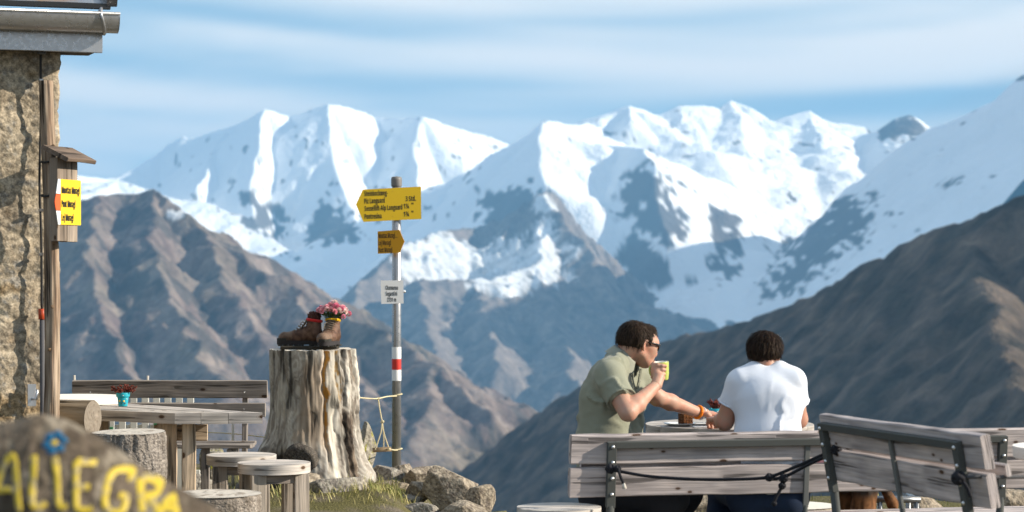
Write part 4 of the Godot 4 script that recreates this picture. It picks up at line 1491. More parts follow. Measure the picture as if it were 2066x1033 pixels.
func make_welcome_rock():
	var d := 4.4
	var tops := [[-420, 1500], [-330, 1120], [-230, 950], [-120, 885], [0, 858], [45, 845], [95, 855], [150, 884], [200, 915], [250, 952], [300, 982], [350, 1007], [400, 1034], [450, 1075], [520, 1160], [600, 1320], [680, 1700]]
	var o := Vector3(P(60, 0, d).x, 0, -d - 0.16)
	var rock := thing("welcome_rock", "boulder with a yellow painted greeting and a blue flower", "rock", o)
	var xs := []
	for q in tops:
		var p := P(q[0], q[1], d)
		xs.append(Vector2(p.x - o.x, p.y))
	var top := func(x: float) -> float:
		for i in xs.size() - 1:
			if x <= xs[i + 1].x:
				return lerpf(xs[i].y, xs[i + 1].y, clampf((x - xs[i].x) / (xs[i + 1].x - xs[i].x), 0, 1))
		return xs[-1].y
	var n1 := noise(91, 3.0, 4)
	var n2 := noise(92, 14.0, 3)
	var thick := func(x: float) -> float:
		return 0.22 * sqrt(clampf(1.0 - pow(absf(x - 0.05) / 0.72, 4.0), 0.02, 1.0))
	var face := func(x: float, y: float) -> float:
		var s: float = clampf(y / maxf(0.05, top.call(x)), 0.0, 0.9999)
		return thick.call(x) * sqrt(1.0 - pow(s, 5.0)) + 0.014 * n1.get_noise_2d(x, y) + 0.005 * n2.get_noise_2d(x, y)
	var x0: float = xs[0].x
	var x1: float = xs[-1].x
	part(rock, "stone", grid_mesh(100, 90, func(u: float, v: float) -> Vector3:
		var x := lerpf(x0, x1, u)
		var f := 1.0 - absf(v * 2.0 - 1.0)
		var y: float = top.call(x) * (1.0 - pow(1.0 - f, 1.8))
		var z: float = face.call(x, y)
		return Vector3(x, y, z if v < 0.5 else -z), func(_u, _v, p: Vector3) -> Color:
		var k := clampf(0.5 + 1.1 * n1.get_noise_2d(p.x * 1.6 + 4.0, p.y * 1.6), 0, 1)
		var c := Color(0.10, 0.078, 0.058).lerp(Color(0.26, 0.205, 0.15), k)
		return c.lerp(Color(0.34, 0.29, 0.22), smoothstep(0.2, 0.4, n2.get_noise_2d(p.x * 0.8, p.y * 0.8)))), M.stone)
	# brush strokes: points as (column, row) in a drawing 3.443 times the picture, from (0, 733)
	var yellow := Color(0.49, 0.36, 0.025)
	var scale_ := 3.443
	var brush := func(pts: Array, wide: float) -> ArrayMesh:
		var path := []
		for q in pts:
			var p := P(q[0] / scale_, 733.0 + q[1] / scale_, d - 0.03)
			path.append(Vector3(p.x - o.x, p.y, 0))
		path = smooth_path(path, 5)
		var out := begin()
		var n := path.size()
		var sides := []
		for i in n:
			var dir: Vector3 = (path[mini(i + 1, n - 1)] - path[maxi(i - 1, 0)]).normalized()
			var w: float = wide * (1.0 + 0.25 * n2.get_noise_1d(i * 0.07 + wide * 900.0)) * (0.75 if i == 0 or i == n - 1 else 1.0)
			var s := Vector3(-dir.y, dir.x, 0) * w
			var row := []
			for e in 5:
				var q: Vector3 = path[i] + s * (e / 2.0 - 1.0)
				row.append(Vector3(q.x, q.y, face.call(q.x, q.y) + (0.0035 if e in [1, 2, 3] else 0.001)))
			sides.append(row)
		for i in n - 1:
			for e in 4:
				for v in [sides[i][e], sides[i][e + 1], sides[i + 1][e], sides[i + 1][e], sides[i][e + 1], sides[i + 1][e + 1]]:
					# paint worn off in spots
					var worn := smoothstep(0.18, 0.34, n2.get_noise_2d(v.x * 3.0, v.y * 3.0) + 0.25 * n1.get_noise_2d(v.x * 9.0, v.y * 9.0))
					out.set_color(yellow.lerp(Color(0.24, 0.20, 0.14), worn * 0.85))
					out.add_vertex(v)
		return done(out)
	var glyphs := [
		["letter_a", [[[-120, 1040], [-40, 760], [0, 660]], [[0, 660], [40, 700], [75, 860], [110, 1040]], [[-90, 905], [0, 895], [85, 895]]]],
		["letter_l", [[[175, 660], [190, 780], [190, 900], [195, 1000]], [[195, 1000], [250, 1005], [290, 980]]]],
		["letter_l", [[[325, 675], [350, 780], [360, 880], [375, 1000]], [[375, 1000], [410, 1010], [430, 990]]]],
		["letter_e", [[[475, 700], [480, 800], [490, 900], [505, 1030]], [[475, 702], [540, 715], [605, 720]], [[490, 885], [540, 880], [580, 880]], [[505, 1030], [570, 1035], [615, 1020]]]],
		["letter_g", [[[840, 860], [835, 800], [780, 775], [720, 790], [695, 860], [690, 960], [710, 1030], [760, 1060], [815, 1040], [825, 960], [780, 945]]]],
		["letter_r", [[[895, 840], [915, 930], [945, 1060]], [[895, 842], [970, 855], [1025, 900], [1010, 950], [930, 960]], [[960, 965], [1010, 1010], [1050, 1070]]]],
		["letter_a", [[[1110, 960], [1085, 1010], [1060, 1080]], [[1110, 960], [1145, 1010], [1175, 1090]], [[1080, 1040], [1120, 1040], [1150, 1045]]]],
	]
	for gl in glyphs:
		var ms := []
		for s in gl[1]:
			ms.append(brush.call(s, 0.0064))
		part(rock, gl[0], join(ms), M.paint)
	var mid := P(305 / scale_, 733 + 585 / scale_, d - 0.03)
	for i in 6:
		var a := TAU * i / 6.0 + 0.3
		var c := Vector3(mid.x - o.x + cos(a) * 0.0145, mid.y + sin(a) * 0.0145, 0)
		c.z = face.call(c.x, c.y) + 0.002
		part(rock, "petal", lathe([Vector2(0.0001, 0.003), Vector2(0.007, 0.0025), Vector2(0.0100, 0.0)], 12, Color(0.01, 0.12, 0.25)), M.paint, c, Vector3(PI / 2 - 0.1, 0, 0))
	var cz: float = face.call(mid.x - o.x, mid.y) + 0.004
	part(rock, "flower_centre", lathe([Vector2(0.0001, 0.003), Vector2(0.005, 0.0025), Vector2(0.0072, 0.0)], 12, Color(0.62, 0.46, 0.06)), M.paint, Vector3(mid.x - o.x, mid.y, cz), Vector3(PI / 2 - 0.1, 0, 0))

# ---------------------------------------------------------------- the big stump, the boots, the sign post, the rocks
func make_stump_and_post():
	var D := 16.3
	var K := F / D
	var o := P(632, 0, D) * Vector3(1, 0, 1)
	var t := thing("tree_stump", "tall weathered tree stump with bare streaked wood and spreading roots", "stump", o)
	var H := (985.0 - 710.0) / K + 0.02
	# half widths left and right of the axis at each height, read as (row, left column, right column)
	var rows := [[1010, 500, 758], [985, 506, 750], [950, 514, 740], [925, 524, 733], [905, 527, 731], [890, 533, 728], [870, 539, 725], [840, 544, 723], [800, 546, 723], [770, 546, 723], [745, 545, 719], [710, 545, 716]]
	var n1 := noise(101, 1.0, 3)
	var n2 := noise(102, 1.0, 4)
	var n3 := noise(103, 1.0, 3)
	var wide := func(y: float, side: float) -> float:
		var row := 985.0 - (y - 0.02) * K
		for i in rows.size() - 1:
			if row >= rows[i + 1][0]:
				var f: float = clampf((rows[i][0] - row) / (rows[i][0] - rows[i + 1][0]), 0, 1)
				return lerpf(632.0 - rows[i][1], 632.0 - rows[i + 1][1], f) / K if side < 0 else lerpf(rows[i][2] - 632.0, rows[i + 1][2] - 632.0, f) / K
		return 86.0 / K
	var groove := func(a: float, y: float) -> float:
		# long splits in the bare wood; they wander a little with height
		var w := a + 0.16 * n1.get_noise_2d(a * 1.5, y * 2.6)
		var g := 0.0
		for q in [[-0.62, 0.030, 0.012], [-0.30, 0.018, 0.005], [0.36, 0.040, 0.030], [0.62, 0.02, 0.008], [0.86, 0.05, 0.038], [1.12, 0.03, 0.02], [-1.05, 0.04, 0.010], [1.35, 0.05, 0.03]]:
			g += q[2] * exp(-((w - q[0]) / q[1]) ** 2) * smoothstep(0.05, 0.25, y)
		return g
	var shape := func(u: float, v: float) -> Vector3:
		var a := (u - 0.5) * TAU
		var y := v * H
		var s := sin(a)
		var c := cos(a)
		var r: float = lerpf(wide.call(y, -1.0), wide.call(y, 1.0), 0.5 + 0.5 * s)
		var foot := smoothstep(0.40, 0.0, y)
		# roots
		r *= 1.0 + foot * (0.04 + 0.13 * cos(3.0 * a - 2.4) + 0.16 * cos(5.0 * a - 1.2) + 0.10 * n2.get_noise_3d(s * 3.0, y * 6.0, c * 3.0))
		r += 0.014 * n1.get_noise_3d(s * 2.2, y * 1.6, c * 2.2)
		r += 0.004 * n2.get_noise_3d(s * 5.0, y * 1.8, c * 5.0) + 0.003 * n3.get_noise_3d(s * 16.0, y * 5.0, c * 16.0)
		r -= groove.call(a, y)
		if a > 0.72 and a < 1.9:
			r += 0.010 * n3.get_noise_3d(s * 14.0, y * 14.0, c * 14.0)
		return Vector3(s * r, y - 0.012 * smoothstep(0.985, 1.0, v) * n2.get_noise_2d(a * 3.0, 4.0), c * r)
	var paint := func(u, v, p: Vector3) -> Color:
		var a: float = (u - 0.5) * TAU
		var y := p.y
		var s := sin(a)
		var c := cos(a)
		var bent := a + 0.38 * n1.get_noise_2d(a * 2.0, y * 3.0)
		var streak := n2.get_noise_3d(sin(bent) * 5.0, y * 2.2, cos(bent) * 5.0)
		var thin := n3.get_noise_3d(sin(bent) * 18.0, y * 2.8, cos(bent) * 18.0)
		var k := clampf(0.52 + 1.0 * streak + 0.6 * thin, 0, 1)
		var col := Color(0.26, 0.22, 0.185).lerp(Color(0.62, 0.575, 0.51), k)
		# tan bare panel in the middle, pale strips and rust coloured heartwood right of it
		var w := a + 0.16 * n1.get_noise_2d(a * 1.5, y * 2.6) + 0.05 * thin
		col = col.lerp(Color(0.42, 0.32, 0.235), 0.75 * smoothstep(0.34, 0.22, absf(w - 0.06)) * smoothstep(0.25, 0.4, y) * smoothstep(0.95, 0.85, y))
		col = col.lerp(Color(0.68, 0.62, 0.53), smoothstep(0.14, 0.05, absf(w - 0.53 + 0.25 * (0.5 - y))) * smoothstep(-0.5, 0.0, streak + 0.2))
		col = col.lerp(Color(0.50, 0.24, 0.05), smoothstep(0.055, 0.02, absf(w - 0.40)) * smoothstep(0.15, 0.5, y))
		col = col.lerp(Color(0.58, 0.34, 0.10), smoothstep(0.07, 0.03, absf(w - 0.68)) * smoothstep(0.55, 0.7, y) * smoothstep(-0.3, 0.1, thin))
		col = col.lerp(Color(0.70, 0.65, 0.58), smoothstep(0.12, 0.05, absf(w - 1.0)) * smoothstep(0.5, 0.6, y) * smoothstep(0.97, 0.85, y) * 0.8)
		# bark left on the right hand flank and old dark wood at the foot
		var bark := smoothstep(0.10, 0.02, absf(w - 0.93) - 0.10) * smoothstep(0.62, 0.48, y + 0.1 * streak)
		bark = maxf(bark, smoothstep(0.05, 0.0, absf(w - 1.22) - 0.02) * smoothstep(0.7, 0.8, y))
		col = col.lerp(Color(0.13, 0.10, 0.08).lerp(Color(0.26, 0.20, 0.15), clampf(0.5 + 2.0 * thin, 0, 1)), bark)
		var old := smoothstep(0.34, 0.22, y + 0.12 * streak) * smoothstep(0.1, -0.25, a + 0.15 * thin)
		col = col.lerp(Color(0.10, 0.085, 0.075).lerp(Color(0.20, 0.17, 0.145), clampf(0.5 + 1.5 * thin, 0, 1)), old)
		return col
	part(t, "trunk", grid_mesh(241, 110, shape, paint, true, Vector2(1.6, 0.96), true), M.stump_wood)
	var tw := ring_wood(12)
	part(t, "sawn_top", grid_mesh(121, 12, func(u: float, v: float) -> Vector3:
		var e: Vector3 = shape.call(1.0 - u, 1.0)
		return Vector3(e.x * (1.0 - v * 0.999), e.y, e.z * (1.0 - v * 0.999)), func(_u, _v, p): return tw.call(p), true), M.matt)
	# a sawn root stub on the left foot
	var stub := part(t, "root_stub", lathe([Vector2(0.12, -0.10), Vector2(0.118, -0.02), Vector2(0.108, 0.012), Vector2(0.085, 0.02), Vector2(0.0005, 0.022)], 30, func(_u, _v, p: Vector3): return Color(0.10, 0.088, 0.078).lerp(Color(0.19, 0.165, 0.14), clampf(0.5 + 1.6 * n2.get_noise_3dv(p * 16.0), 0, 1)), func(a, y): return 1.0 + 0.10 * sin(a * 2.0 + 0.6) + 0.05 * n1.get_noise_2d(cos(a) * 3.0, sin(a) * 3.0)), M.bark, P(606, 930, 15.93) - o, Vector3(PI / 2 + 0.15, -0.25, 0))
	stub.set_meta("label", "dark sawn root stub")

	# thin dark board under the boots
	var top := o.y + H
	solo("thin_board", board(0.40, 0.022, 0.26, 0.007, Color(0.07, 0.06, 0.045), 0.004, 41), M.weathered_wood, "thin dark board lying on the stump under the boots", "board", Vector3(P(626, 0, D).x, top + 0.012, -D + 0.02))
	var by := top + 0.021
	boot("hiking_boot", "worn brown hiking boot with red collar, toe pointing away from the sign post", Vector3(P(631, 0, D).x, by, -D - 0.02), PI - 0.06, Color(0.52, 0.03, 0.025), 201)
	boot("hiking_boot", "worn brown hiking boot with yellow collar holding pink flowers", Vector3(P(671, 0, D).x, by, -D + 0.0), -PI / 2 - 0.22, Color(0.72, 0.40, 0.01), 202)
	flowers(Vector3(P(672, 0, D).x, by + 0.165, -D + 0.0))

	make_sign_post()
	make_rocks()

func boot(called: String, label: String, at: Vector3, turn: float, band: Color, seed_: int):
	var b := thing(called, label, "boot", at, turn, "pair of old boots on the stump")
	var n := noise(seed_, 14.0, 3)
	var l := PackedFloat32Array()
	bone(l, Vector3(-0.03, 0.065, 0), 0.045, Vector3(0.10, 0.058, 0.006), 0.043)
	bone(l, Vector3(0.10, 0.058, 0.006), 0.044, Vector3(0.205, 0.056, 0.010), 0.043)
	bone(l, Vector3(0.02, 0.10, 0), 0.046, Vector3(0.12, 0.068, 0.004), 0.040)
	bone(l, Vector3(-0.012, 0.08, 0), 0.050, Vector3(-0.008, 0.175, 0), 0.050, Vector3(0, 1, 0), Vector3(0, 0.180, 0))
	var tone := func(p: Vector3, _g: Vector3) -> Color:
		var k := clampf(0.5 + 1.2 * n.get_noise_3dv(p) + 0.6 * n.get_noise_3dv(p * 3.0), 0, 1)
		var c := Color(0.065, 0.034, 0.022).lerp(Color(0.15, 0.085, 0.055), k)
		if p.x > 0.145:
			c = Color(0.10, 0.062, 0.042).lerp(Color(0.18, 0.118, 0.08), k)
		return c
	part(b, "upper", flesh(l, 0.03, 0.006, tone, func(x: float, y: float, z: float, d: float) -> float: return d + 0.0012 * n.get_noise_3d(x * 2.0, y * 2.0, z * 2.0) + (0.004 if absf(x - 0.142 + y * 0.2) < 0.003 else 0.0), 0.006), M.leather)
	# sole with lugs
	var out := PackedVector2Array()
	for q in [[-0.082, 0], [-0.076, 0.026], [-0.05, 0.040], [0.0, 0.040], [0.06, 0.037], [0.12, 0.049], [0.18, 0.054], [0.225, 0.045], [0.252, 0.02], [0.256, 0.0], [0.25, -0.022], [0.22, -0.042], [0.17, -0.046], [0.1, -0.040], [0.04, -0.036], [-0.02, -0.040], [-0.06, -0.036], [-0.078, -0.022]]:
		out.append(Vector2(q[0], q[1]))
	var sole := part(b, "sole", slab(out, 0.030, Color(0.028, 0.026, 0.025)), M.rubber, Vector3(0, 0.025, 0), Vector3(-PI / 2, 0, 0))
	for i in 9:
		for s in [1, -1]:
			var x := -0.065 + i * 0.037
			if i == 3:
				continue
			part(sole, "lug", board(0.024, 0.03, 0.012, 0.003, Color(0.03, 0.028, 0.026), 0, i), M.rubber, Vector3(x, s * (0.030 + 0.006 * sin(i * 0.7)), -0.019))
	part(sole, "toe_cap", slab(PackedVector2Array([Vector2(0.185, 0.050), Vector2(0.226, 0.044), Vector2(0.252, 0.02), Vector2(0.256, 0.0), Vector2(0.25, -0.022), Vector2(0.222, -0.041), Vector2(0.185, -0.044)]), 0.02, Color(0.03, 0.028, 0.026)), M.rubber, Vector3(0, 0, 0.02))
	# collar and the dark lining above it
	var ring := []
	for i in 25:
		var a := TAU * i / 24.0
		ring.append(Vector3(-0.01 + cos(a) * 0.049, 0.181 + 0.007 * cos(a), sin(a) * 0.046))
	part(b, "collar", tube(ring, 0.011, 10, band, false), M.cloth)
	if seed_ == 201:
		var fl := []
		var g := RandomNumberGenerator.new()
		g.seed = 5
		for i in 110:
			var a := g.randf() * TAU
			var r := sqrt(g.randf()) * 0.04
			var p := Vector3(-0.008 + cos(a) * r, 0.18, sin(a) * r)
			fl.append(tube([p, p + Vector3(g.randfn() * 0.008, g.randf_range(0.03, 0.068), g.randfn() * 0.008)], [0.007, 0.005], 5, Color(0.045, 0.018, 0.014).lerp(Color(0.12, 0.05, 0.035), g.randf())))
		part(b, "lining", join(fl), M.matt)
	else:
		part(b, "soil", lathe([Vector2(0.045, 0.165), Vector2(0.04, 0.178), Vector2(0.0005, 0.18)], 16, Color(0.13, 0.095, 0.065)), M.earth, Vector3(-0.01, 0, 0))
	var tongue := PackedVector2Array([Vector2(-0.024, -0.05), Vector2(0.024, -0.05), Vector2(0.03, 0.045), Vector2(0.02, 0.06), Vector2(-0.02, 0.06), Vector2(-0.03, 0.045)])
	part(b, "tongue", slab(tongue, 0.008, Color(0.09, 0.065, 0.05)), M.leather, Vector3(0.062, 0.152, 0.002), Vector3(-0.62, PI / 2, 0))
	for i in 6:
		var f := i / 5.0
		var c := Vector3(0.125, 0.107, 0.004).lerp(Vector3(0.050, 0.178, 0), f)
		part(b, "lace", tube(smooth_path([c + Vector3(-0.014, -0.012, 0.036), c + Vector3(0.008, 0.006, 0.012), c + Vector3(0.004, 0.004, -0.014), c + Vector3(-0.02, -0.006, -0.036)], 3), 0.0028, 6, Color(0.14, 0.11, 0.085)), M.cord)
	part(b, "lace", tube(smooth_path([Vector3(0.068, 0.168, 0.01), Vector3(0.09, 0.16, 0.03), Vector3(0.098, 0.12, 0.03), Vector3(0.10, 0.10, 0.045)], 4), 0.0028, 6, Color(0.22, 0.18, 0.13)), M.cord)

func flowers(at: Vector3):
	var f := thing("flower_bunch", "bunch of small pink and white pompom flowers in the boot", "flowers", at)
	var g := RandomNumberGenerator.new()
	g.seed = 77
	# four pompoms of different pinks
	var heads := []
	for k in 4:
		var st := begin()
		var tones := [[Color(0.80, 0.24, 0.34), Color(0.86, 0.52, 0.55)], [Color(0.86, 0.62, 0.60), Color(0.88, 0.78, 0.74)], [Color(0.70, 0.13, 0.26), Color(0.80, 0.33, 0.42)], [Color(0.86, 0.45, 0.50), Color(0.90, 0.72, 0.70)]]
		for i in 70:
			var y := 1.0 - 1.65 * (i + 0.5) / 70.0
			var a := i * 2.39996
			var r := sqrt(maxf(0.0, 1.0 - y * y))
			var d := Vector3(cos(a) * r, y, sin(a) * r)
			var s := d.cross(Vector3(0.3, 1, 0.2)).normalized()
			var w := s.cross(d).normalized()
			var col: Color = tones[k][0].lerp(tones[k][1], g.randf())
			var tip := d * g.randf_range(0.95, 1.1) + w * 0.12
			for v in [d * 0.45, tip - s * 0.2 - w * 0.1, tip + w * 0.12, d * 0.45, tip + w * 0.12, tip + s * 0.2 - w * 0.1]:
				st.set_color(col)
				st.add_vertex(v * 0.021)
		heads.append(done(st, false))
	var stems := []
	for i in 38:
		var a := i * 2.39996
		var q := sqrt((i + 0.5) / 38.0)
		var p := Vector3(cos(a) * q * 0.115, 0.125 - q * q * 0.06 + g.randfn() * 0.012, sin(a) * q * 0.08)
		var h := part(f, "flower", heads[g.randi() % 4], M.leaf, p, Vector3(sin(a) * q * 0.8, g.randf() * 6.0, -cos(a) * q * 0.8))
		h.scale = Vector3.ONE * g.randf_range(0.8, 1.15)
		stems.append(tube([Vector3(cos(a) * q * 0.02, -0.01, sin(a) * q * 0.02), p * Vector3(0.7, 0.6, 0.7), p], 0.0016, 5, Color(0.07, 0.11, 0.03)))
		for k in 5:
			var c := p * g.randf_range(0.4, 0.9)
			var d := Vector3(g.randfn(), g.randfn() * 0.5, g.randfn()).normalized() * 0.022
			stems.append(tube([c, c + d * 0.5, c + d], [0.0008, 0.0045, 0.0006], 4, Color(0.05, 0.085, 0.025)))
	part(f, "stems_and_leaves", join(stems), M.leaf)

func make_sign_post():
	var D := 17.5
	var K := F / D
	var o := P(800, 0, D) * Vector3(1, 0, 1)
	var t := thing("sign_post", "grey steel pole with red and white painted bands at the terrace edge", "pole", o)
	var up := func(row: float) -> float: return EYE - (row - HORIZON) / K
	var zinc := Color(0.34, 0.34, 0.345)
	part(t, "pole", tube([Vector3(0, -0.3, 0), Vector3(0, 1.0, 0), Vector3(0, up.call(362), 0)], 0.0345, 24, zinc), M.zinc)
	part(t, "cap", lathe([Vector2(0.041, up.call(376)), Vector2(0.0415, up.call(362)), Vector2(0.037, up.call(357)), Vector2(0.0005, up.call(355.5))], 12, Color(0.16, 0.15, 0.145)), M.paint)
	for q in [[700, 724, Color(0.80, 0.80, 0.79)], [724, 746, Color(0.56, 0.035, 0.02)], [746, 768, Color(0.80, 0.80, 0.79)]]:
		part(t, "painted_band", lathe([Vector2(0.0345, up.call(q[1])), Vector2(0.0353, up.call(q[1] - 0.3)), Vector2(0.0353, up.call(q[0] + 0.3)), Vector2(0.0345, up.call(q[0]))], 28, q[2]), M.paint)
	var plate := func(called: String, label: String, pts: Array, col: Color, lean: float, yaw: float, lines: Array, tall: float, z: float):
		var c := Vector2.ZERO
		for p in pts:
			c += Vector2(p[0], p[1])
		c /= pts.size()
		var base := P(c.x, c.y, D)
		var s := thing(called, label, "sign", Vector3(base.x, base.y, base.z + z), yaw)
		var out := PackedVector2Array()
		for p in pts:
			out.append(Vector2(p[0] - c.x, c.y - p[1]) / K)
		part(s, "plate", slab(out, 0.004, col), M.paint)
		for q in lines:
			var l := letters(s, q[0], Vector3((q[1] - c.x) / K, (c.y - q[2]) / K, 0.0025), q[3] / K, tall / K)
			l.rotation.z = lean
		return s
	var yellow := Color(0.66, 0.43, 0.008)
	var s1: Node3D = plate.call("hiking_sign", "large yellow pointed sign on the pole naming four walks and times", [[719, 413], [733, 383], [850, 376.5], [850.5, 442], [734, 448]], yellow, 0.045, 0.10, [["Steinbockweg-", 736, 391.5, 47], ["Piz Languard", 736, 406.5, 41], ["3 Std.", 819, 401.5, 21], ["Sessellift-Alp Languard", 736.5, 421.5, 76], ["1¼", 815, 416.5, 11], ["\"", 831, 414.5, 4], ["Pontresina", 736.5, 437.5, 34], ["1¾", 815, 432.5, 11], ["\"", 831, 430.5, 4]], 10.6, 0.048)
	for q in [[-0.02, 0.10], [-0.02, -0.10], [0.06, 0.10], [0.06, -0.09]]:
		part(s1, "rivet", lathe([Vector2(0.0001, 0.0018), Vector2(0.0028, 0.0014), Vector2(0.0032, 0.0)], 10, Color(0.5, 0.33, 0.02)), M.paint, Vector3(q[0], q[1], 0.002), Vector3(PI / 2, 0, 0))
	var s2: Node3D = plate.call("hiking_sign", "small yellow pointed sign under the large one, its shade painted in as orange", [[760.5, 467], [808, 464], [819, 487.5], [809, 510], [761, 512]], Color(0.66, 0.31, 0.008), 0.03, -0.35, [["Muottas Muragl", 762.5, 476, 36], ["Lej Muragl", 762.5, 490.5, 27], ["Punt Muragl", 762.5, 505, 30]], 10.0, 0.058)  # a yellow sign turned from the sun; its shade is put into the colour
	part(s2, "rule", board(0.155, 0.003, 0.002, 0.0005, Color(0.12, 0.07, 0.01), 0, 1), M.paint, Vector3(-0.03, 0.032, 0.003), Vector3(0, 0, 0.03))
	plate.call("name_plate", "small white plate on the pole with the hut name and height", [[769, 566], [814, 565.5], [815, 612], [770, 613]], Color(0.78, 0.77, 0.76), 0.0, 0.05, [["Chamanna", 778.5, 580.5, 25], ["Segantini", 779, 592.5, 23], ["2731 m", 782, 604.5, 18]], 8.6, 0.045)
	# clamps behind the plates
	for row in [398, 428, 478, 500, 588]:
		part(t, "clamp", lathe([Vector2(0.0345, up.call(row + 3.5)), Vector2(0.0362, up.call(row + 3)), Vector2(0.0362, up.call(row - 3)), Vector2(0.0345, up.call(row - 3.5))], 20, Color(0.45, 0.45, 0.45)), M.zinc)
	part(t, "bolt", tube([Vector3(0.03, up.call(588), 0.02), Vector3(0.068, up.call(588), 0.03)], 0.012, 10, Color(0.7, 0.7, 0.7)), M.zinc)

	# cord from the stump to the pole with a little swing
	var col := Color(0.62, 0.54, 0.34)
	var at := P(763, 803, 16.6)
	var c := thing("cord_swing", "pale cord with a small wooden swing hung between stump and pole", "cord", at)
	var L := func(px, py, d) -> Vector3: return P(px, py, d) - at
	part(c, "line", tube(smooth_path([L.call(722, 802, 16.35), L.call(745, 804, 16.45), L.call(763, 804, 16.55), L.call(782, 800, 17.0), L.call(800, 799, 17.44)]), 0.0045, 7, col), M.cord)
	for row in [797, 907]:
		var ring := []
		for i in 19:
			var a := TAU * i / 18.0
			ring.append(L.call(800, row, 17.5) + Vector3(cos(a) * 0.041, 0.008 * cos(a), sin(a) * 0.041))
		part(c, "loop", tube(ring, 0.005, 7, col, false), M.cord)
	part(c, "line", tube(smooth_path([L.call(763, 804, 16.55), L.call(767, 830, 16.55), L.call(771, 850, 16.55)]), 0.0045, 7, col), M.cord)
	part(c, "line", tube(smooth_path([L.call(771, 850, 16.55), L.call(769, 870, 16.55), L.call(763, 890, 16.55), L.call(758, 906, 16.55)]), 0.0042, 7, col), M.cord)
	part(c, "line", tube(smooth_path([L.call(771, 850, 16.55), L.call(775, 875, 16.57), L.call(784, 903, 16.6)]), 0.0042, 7, col), M.cord)
	part(c, "line", tube(smooth_path([L.call(771, 850, 16.58), L.call(774, 880, 16.6), L.call(774, 905, 16.62)]), 0.0036, 7, col), M.cord)
	part(c, "line", tube(smooth_path([L.call(785, 906, 16.6), L.call(795, 908, 17.05), L.call(802, 908, 17.46)]), 0.0045, 7, col), M.cord)
	for q in [[763, 804, 0.012], [771, 851, 0.014], [757, 907, 0.012], [785, 906, 0.012]]:
		part(c, "knot", stone_mesh(Vector3.ONE * q[2], int(q[0]), [col, col.darkened(0.3)], 7, 6, 0.15), M.cord, L.call(q[0], q[1], 16.55))
	part(c, "swing_seat", tube([L.call(752, 908, 16.55), L.call(789, 906, 16.58)], 0.017, 12, Color(0.55, 0.42, 0.27)), M.weathered_wood)

func make_rocks():
	var tan_ := [Color(0.32, 0.265, 0.20), Color(0.53, 0.455, 0.355), Color(0.25, 0.21, 0.175)]
	var grey := [Color(0.28, 0.25, 0.22), Color(0.48, 0.44, 0.38), Color(0.56, 0.52, 0.44)]
	var moss := [Color(0.30, 0.27, 0.22), Color(0.50, 0.46, 0.38), Color(0.38, 0.36, 0.06)]
	# label, centre column, row, width, height in picture points, distance, tones
	var list := [
		["largest tan boulder at the corner of the stone edging", 906, 992, 108, 96, 15.9, tan_],
		["flat topped tan rock in front of the sign pole foot", 851, 962, 84, 44, 16.6, tan_],
		["small block rock touching the sign pole foot", 812, 960, 44, 48, 16.9, tan_],
		["wedge shaped rock beside the sign pole", 786, 966, 60, 52, 16.7, grey],
		["flat slab lying on other rocks in front of the sign pole", 789, 986, 96, 34, 16.2, tan_],
		["squat rock between the flat slab and the largest boulder", 846, 994, 50, 56, 16.0, tan_],
		["pale rounded stone under the flat slab", 818, 1009, 56, 22, 15.9, grey],
		["small tan rock at the outer end of the stone edging", 966, 1014, 56, 70, 15.6, tan_],
		["grey rock under the flat slab near the grass", 762, 1010, 50, 50, 16.0, grey],
		["lichen covered upright stone leaning behind the stump", 737, 920, 40, 140, 16.85, moss],
		["large tilted grey rock against the foot of the stump", 672, 1004, 116, 96, 15.7, grey],
		["brown rock wedged between stump roots and stools", 628, 1000, 70, 90, 15.75, tan_],
		["rough tan block below the largest boulder", 930, 1036, 90, 50, 15.35, tan_],
		["grey block below the squat rock", 856, 1036, 80, 46, 15.4, grey],
		["tan stone bedded under the pale rounded stone", 795, 1034, 70, 36, 15.5, tan_],
		["small stone in the grass before the stump", 712, 1030, 40, 16, 15.2, grey],
		["low flat stone bedded in the grass by the edging", 745, 1036, 80, 22, 15.2, grey],
		["pale rock behind the round stools", 432, 950, 52, 90, 15.9, moss],
		["dark rock behind the legs of the grey bench", 400, 985, 60, 70, 15.6, grey],
	]
	for i in list.size():
		var q: Array = list[i]
		var k: float = F / q[5]
		var size := Vector3(q[3] / k * 0.66, q[4] / k * 0.63, (q[3] + q[4]) / k * 0.30)
		solo("rock", stone_mesh(size, 300 + i * 7, q[6], 24, 13, 0.035), M.stone, q[0], "rock", P(q[1], q[2], q[5]), Vector3(0, 0, [-0.1, 0.12, 0.0, -0.2, 0.05][i % 5] if i != 9 else -0.12), "rocks at the terrace edge")

# ---------------------------------------------------------------- benches and table on the right
func turn_of(a: Vector3, b: Vector3) -> float:
	return atan2(-(b.z - a.z), b.x - a.x)

